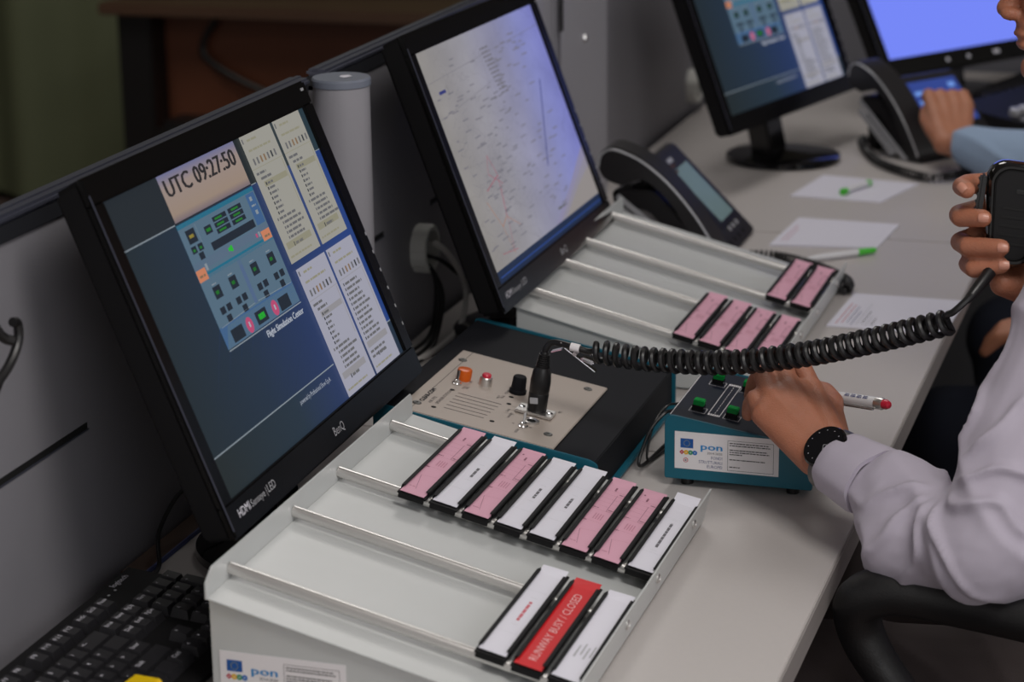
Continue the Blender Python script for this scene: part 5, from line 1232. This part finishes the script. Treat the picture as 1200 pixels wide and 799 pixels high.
organic('shoe', [('c', (.67, 2.12, .048), .042, (.50, 2.10, .040), .036)], .004, 'matte_black', person, 3); organic('shoe', [('c', (.69, 2.44, .048), .042, (.52, 2.46, .040), .036)], .004, 'matte_black', person, 3)

# wrist watch
wt = thing('wrist_watch', 'round black wrist watch with a steel mesh strap on the left wrist', 'watch', W0 + fa * .012)
WC = W0 + fa * .015; nz_ = V3((-.30, -.62, .72)); nz_ = (nz_ - fa * nz_.dot(fa)).normalized(); sx_ = fa.cross(nz_)
WM = Matrix.Translation(WC) @ Matrix((sx_, fa, nz_)).transposed().to_4x4()
m = MB(WM); vs = []; fs = []; N_ = 48
for i in range(N_):
    a = 2 * PI * i / N_; rx, rz = .0290, .0220
    for (dr, dy) in ((0, -.0095), (.0022, -.0090), (.0022, .0090), (0, .0095)):
        wv = .0003 * (i % 2); vs.append(((rx + dr + wv) * math.cos(a), dy, (rz + dr + wv) * math.sin(a)))
for i in range(N_):
    for k in range(4):
        a, b_ = i * 4 + k, i * 4 + (k + 1) % 4; c_, d_ = ((i + 1) % N_) * 4 + (k + 1) % 4, ((i + 1) % N_) * 4 + k
        fs.append((a, b_, c_, d_))
m.add(vs, fs, 'mesh_steel'); m.build('strap', wt)
m = MB(WM); m.lathe([(.0190, .0165), (.0222, .0195), (.0228, .0255), (.0214, .0280), (.0200, .0280)], (0, 0, 0), (0, 0, 1), 'gloss_black', 48); m.build('case', wt)
m = MB(WM); m.lathe([(.0198, .0270), (.0198, .0283), (0, .0285)], (0, 0, 0), (0, 0, 1), 'watch_face', 48)
for k in range(12): a = k * PI / 6; m.disc((0, 0, .0288), (1, 0, 0), (0, 1, 0), .0166 * math.cos(a), .0166 * math.sin(a), .0006, 'silver', 8)
m.line((0, 0, .0289), (1, 0, 0), (0, 1, 0), (0, 0), (.007, .005), .0007, 'silver'); m.line((0, 0, .0289), (1, 0, 0), (0, 1, 0), (0, 0), (-.004, .010), .0005, 'silver'); m.build('dial', wt)

# pen between thumb and fingers
a = V3((.530, 2.292, .818)); b = V3((.6600, 2.1880, .8430)); d = (b - a).normalized(); L_ = (b - a).length
t = thing('pen', 'white ballpoint pen with blue print and red tip held in the left hand', 'pen', mid(a, b), 0, 'white pens')
MB().lathe([(.0010, 0), (.0034, .008), (.0056, .020), (.0060, L_ - .016), (.0058, L_ - .0150)], a, d, 'pen_white', 20).build('barrel', t)
MB().lathe([(.0061, L_ - .0150), (.0061, L_ - .008), (.0050, L_ - .005)], a, d, 'steel', 20).build('collar', t)
MB().lathe([(.0048, L_ - .005), (.0050, L_ - .002), (.0036, L_ + .0020), (0, L_ + .0032)], a, d, 'red_plastic', 16).build('tip', t)
s_ = d.cross(V3((0, 0, 1))).normalized(); u_ = s_.cross(d)
CR = Matrix((d, s_, u_)).transposed()
m = MB(); m.box(b - d * .038 + s_ * .0056 - u_ * .0052, (.046, .0036, .0018), 'steel', .0006, CR); m.build('clip', t)
n_ = (s_ * .55 + u_ * .83).normalized(); m = MB(Matrix.Translation(b - d * .062 + n_ * .0062) @ Matrix((d, n_.cross(d), n_)).transposed().to_4x4())
for k in range(4): m.scribble((0, 0, .0001), (1, 0, 0), (0, 1, 0), .004 + .009 * k, -.0016, .007, .0014, 'ink_blue', k, .3); m.scribble((0, 0, .0001), (1, 0, 0), (0, 1, 0), .004 + .009 * k, .0006, .006, .0010, 'ink_blue', k + 9, .3)
m.build('print', t, smooth=False)

# ---- far operator: arm reaching to the blue telephone, other hand in the lap
fb = []
FW = V3((.5330, 3.735, .790)); FE = V3((.700, 3.575, .790)); FS = V3((1.00, 3.52, 1.02))
ff = (FE - FW).normalized(); fs_ = V3((-.62, -.75, 0)); fs_ = (fs_ - ff * fs_.dot(ff)).normalized()
fm = [V3((.508, 3.792, .838)) + V3((.0185, .0080, -.001)) * k for k in (-1.0, 0, 1.0, 1.9)]
for i in range(4):
    fb += [('c', FW - fs_ * (.012 * (i - 1.5)) - ff * .004, .018, fm[i], .0120)]
    fb += chain([fm[i], fm[i] + V3((-.010, .026, .014)), fm[i] + V3((-.016, .044, .008)), fm[i] + V3((-.018, .056, .000))], [.0120, .0102, .0088, .0075])
fb += chain([FW + fs_ * .018, V3((.498, 3.752, .806)), V3((.482, 3.778, .818)), V3((.478, 3.800, .828))], [.018, .0150, .0125, .0100])
fb += [('c', FW + fs_ * .01, .020, FE, .036), ('c', FW - fs_ * .01, .020, FE, .036), ('c', FE, .040, FS, .050)]
LH = V3((.742, 3.085, .672)); LE = V3((.98, 3.10, .76)); LS = V3((1.06, 3.14, 1.03))
fb += [('c', LH + V3((-.012, -.005, -.004)), .030, LH + V3((.05, .01, .012)), .030), ('c', LH + V3((.03, .0, .01)), .028, LE, .040), ('c', LE, .042, LS, .050)]
for k in range(4): fb += chain([LH + V3((-.02, -.026 + .018 * k, .004)), LH + V3((-.058, -.030 + .018 * k, -.004)), LH + V3((-.078, -.030 + .018 * k, -.026))], [.0120, .0100, .0080])
fb += chain([LH + V3((.01, .035, .0)), LH + V3((-.03, .052, -.004)), LH + V3((-.05, .055, -.012))], [.016, .012, .009])
fb += [('c', LS, .06, FS + V3((.04, 0, 0)), .06), ('e', (1.08, 3.32, .86), (.11, .16, .20)), ('e', (1.10, 3.32, .62), (.11, .15, .14)), ('c', (1.05, 3.34, 1.05), .058, (1.00, 3.35, 1.17), .056),
       ('e', (.985, 3.35, 1.29), (.098, .076, .115)), ('e', (.935, 3.35, 1.225), (.045, .055, .055)), ('c', (.890, 3.35, 1.275), .009, (.872, 3.35, 1.245), .010), ('e', (.905, 3.35, 1.190), (.018, .022, .015)),
       ('e', (1.0, 3.272, 1.25), (.018, .008, .03)), ('e', (1.0, 3.428, 1.25), (.018, .008, .03)), ('e', (.893, 3.35, 1.222), (.012, .024, .010)),
       ('c', (1.08, 3.16, .50), .070, (.615, 3.11, .510), .050), ('c', (1.08, 3.42, .52), .075, (.66, 3.48, .545), .052), ('c', (.615, 3.11, .51), .046, (.70, 3.13, .09), .034), ('c', (.66, 3.48, .54), .048, (.72, 3.5, .09), .034)]
fp = organic('person', fb, .0035, 'skin_far', smooth=4)
tag(fp, 'farther seated person in a light blue shirt reaching to the blue telephone display', 'person')
organic('shirt', [('c', FW + ff * .045, .0370, FE, .052), ('c', FE, .054, FS, .066), ('c', LE + V3((-.08, 0, -.01)), .046, LE, .052), ('c', LE, .054, LS, .066), ('c', LS, .07, FS + V3((.04, 0, 0)), .07), ('e', (1.08, 3.32, .86), (.13, .19, .215)), ('e', (1.10, 3.32, .62), (.13, .175, .15)), ('c', (1.06, 3.33, 1.06), .062, (1.04, 3.34, 1.09), .064)], .005, 'shirt_blue', fp, 5, lambda c, n: fold(c, .005, 55, (.7, .4, .5), 3))
organic('jeans', [('c', (1.09, 3.14, .505), .088, (.615, 3.10, .512), .068), ('c', (1.09, 3.42, .53), .088, (.66, 3.48, .545), .068), ('c', (.615, 3.10, .51), .062, (.70, 3.12, .09), .050), ('c', (.66, 3.48, .54), .062, (.72, 3.5, .09), .050), ('c', (1.1, 3.22, .55), .10, (1.1, 3.42, .55), .10)], .007, 'jeans', fp, 5)
organic('hair', [('e', (1.0, 3.35, 1.315), (.100, .082, .105))], .005, 'hair', fp, 3, lambda c, n: -.05 if (c.x < .935 and c.z < 1.34) else 0)
for yy in (3.15, 3.49): organic('shoe', [('c', (.73, yy, .046), .042, (.57, yy - .01, .040), .036)], .005, 'matte_black', fp, 3)

# ================================================================== office chairs
def office_chair(label, x, y, arm_y, near):
    t = thing('office_chair', label, 'chair', (x, y, 0), 0, 'black office chairs')
    m = MB(); m.box((x, y, .445), (.50, .48, .075), 'leather', .035, seg=5); m.build('seat', t)
    m = MB(); m.box((x + .27, y, .80), (.07, .44, .52), 'leather', .03, Matrix.Rotation(.14, 3, 'Y'), seg=5); m.build('backrest', t)
    m = MB(); m.cyl((x, y, .10), (x, y, .41), .028, 'black_plastic'); m.build('gas_lift', t)
    for k in range(5):
        a_ = 2 * PI * k / 5 + .3; e = V3((x + .30 * math.cos(a_), y + .30 * math.sin(a_), .075))
        m = MB(); m.tube([V3((x, y, .11)), mid((x, y, .11), e), e], .02, 'black_plastic', 10, rads=[.026, .02, .016]); lg = m.build('leg', t)
        m = MB(); m.cyl(e + V3((0, -.012, -.045)), e + V3((0, .012, -.045)), .030, 'rubber', 20, bev=.004); m.build('castor', lg)
    for s_, ay in ((-1, arm_y), (1, 2 * y - arm_y)):
        if near:
            pts = catmull([(.92, ay + .02, .50), (.90, ay, .60), (.96, ay - .02, .700), (.935, ay - .03, .728), (.84, ay - .02, .7380), (.76, ay + .01, .7360), (.705, ay + .015, .7390), (.672, ay + .020, .7240), (.670, ay + .03, .695), (.684, ay + .03, .665), (.710, ay + .03, .630), (.745, ay + .05, .570), (.79, ay + .07, .47)], 8) if s_ < 0 else catmull([(x + .0, ay - .02, .47), (x - .02, ay, .58), (x - .12, ay, .68), (x - .04, ay, .715), (x + .1, ay, .70), (x + .10, ay, .55), (x + .05, ay - .02, .46)], 8)
            n_ = len(pts); rads = [.016 + .007 * math.sin(PI * min(1, max(0, (i / n_ - .08) / .84))) for i in range(n_)]
            m = MB(); m.tube(pts, .024, 'leather', 18, rads=rads); m.build('armrest', t, angle=60)
        else:
            m = MB(); m.tube(catmull([(x - .05, ay, .46), (x - .14, ay, .60), (x - .16, ay, .66), (x - .10, ay, .685), (x + .10, ay, .67), (x + .12, ay, .55), (x + .08, ay, .46)], 8), .022, 'leather', 14); m.build('armrest', t, angle=60)
    return t
office_chair('black office chair whose armrest carries the elbow of the person in lavender', .985, 2.24, 1.955, True)
office_chair('black office chair under the farther person in the light blue shirt', 1.08, 3.32, 3.02, False)
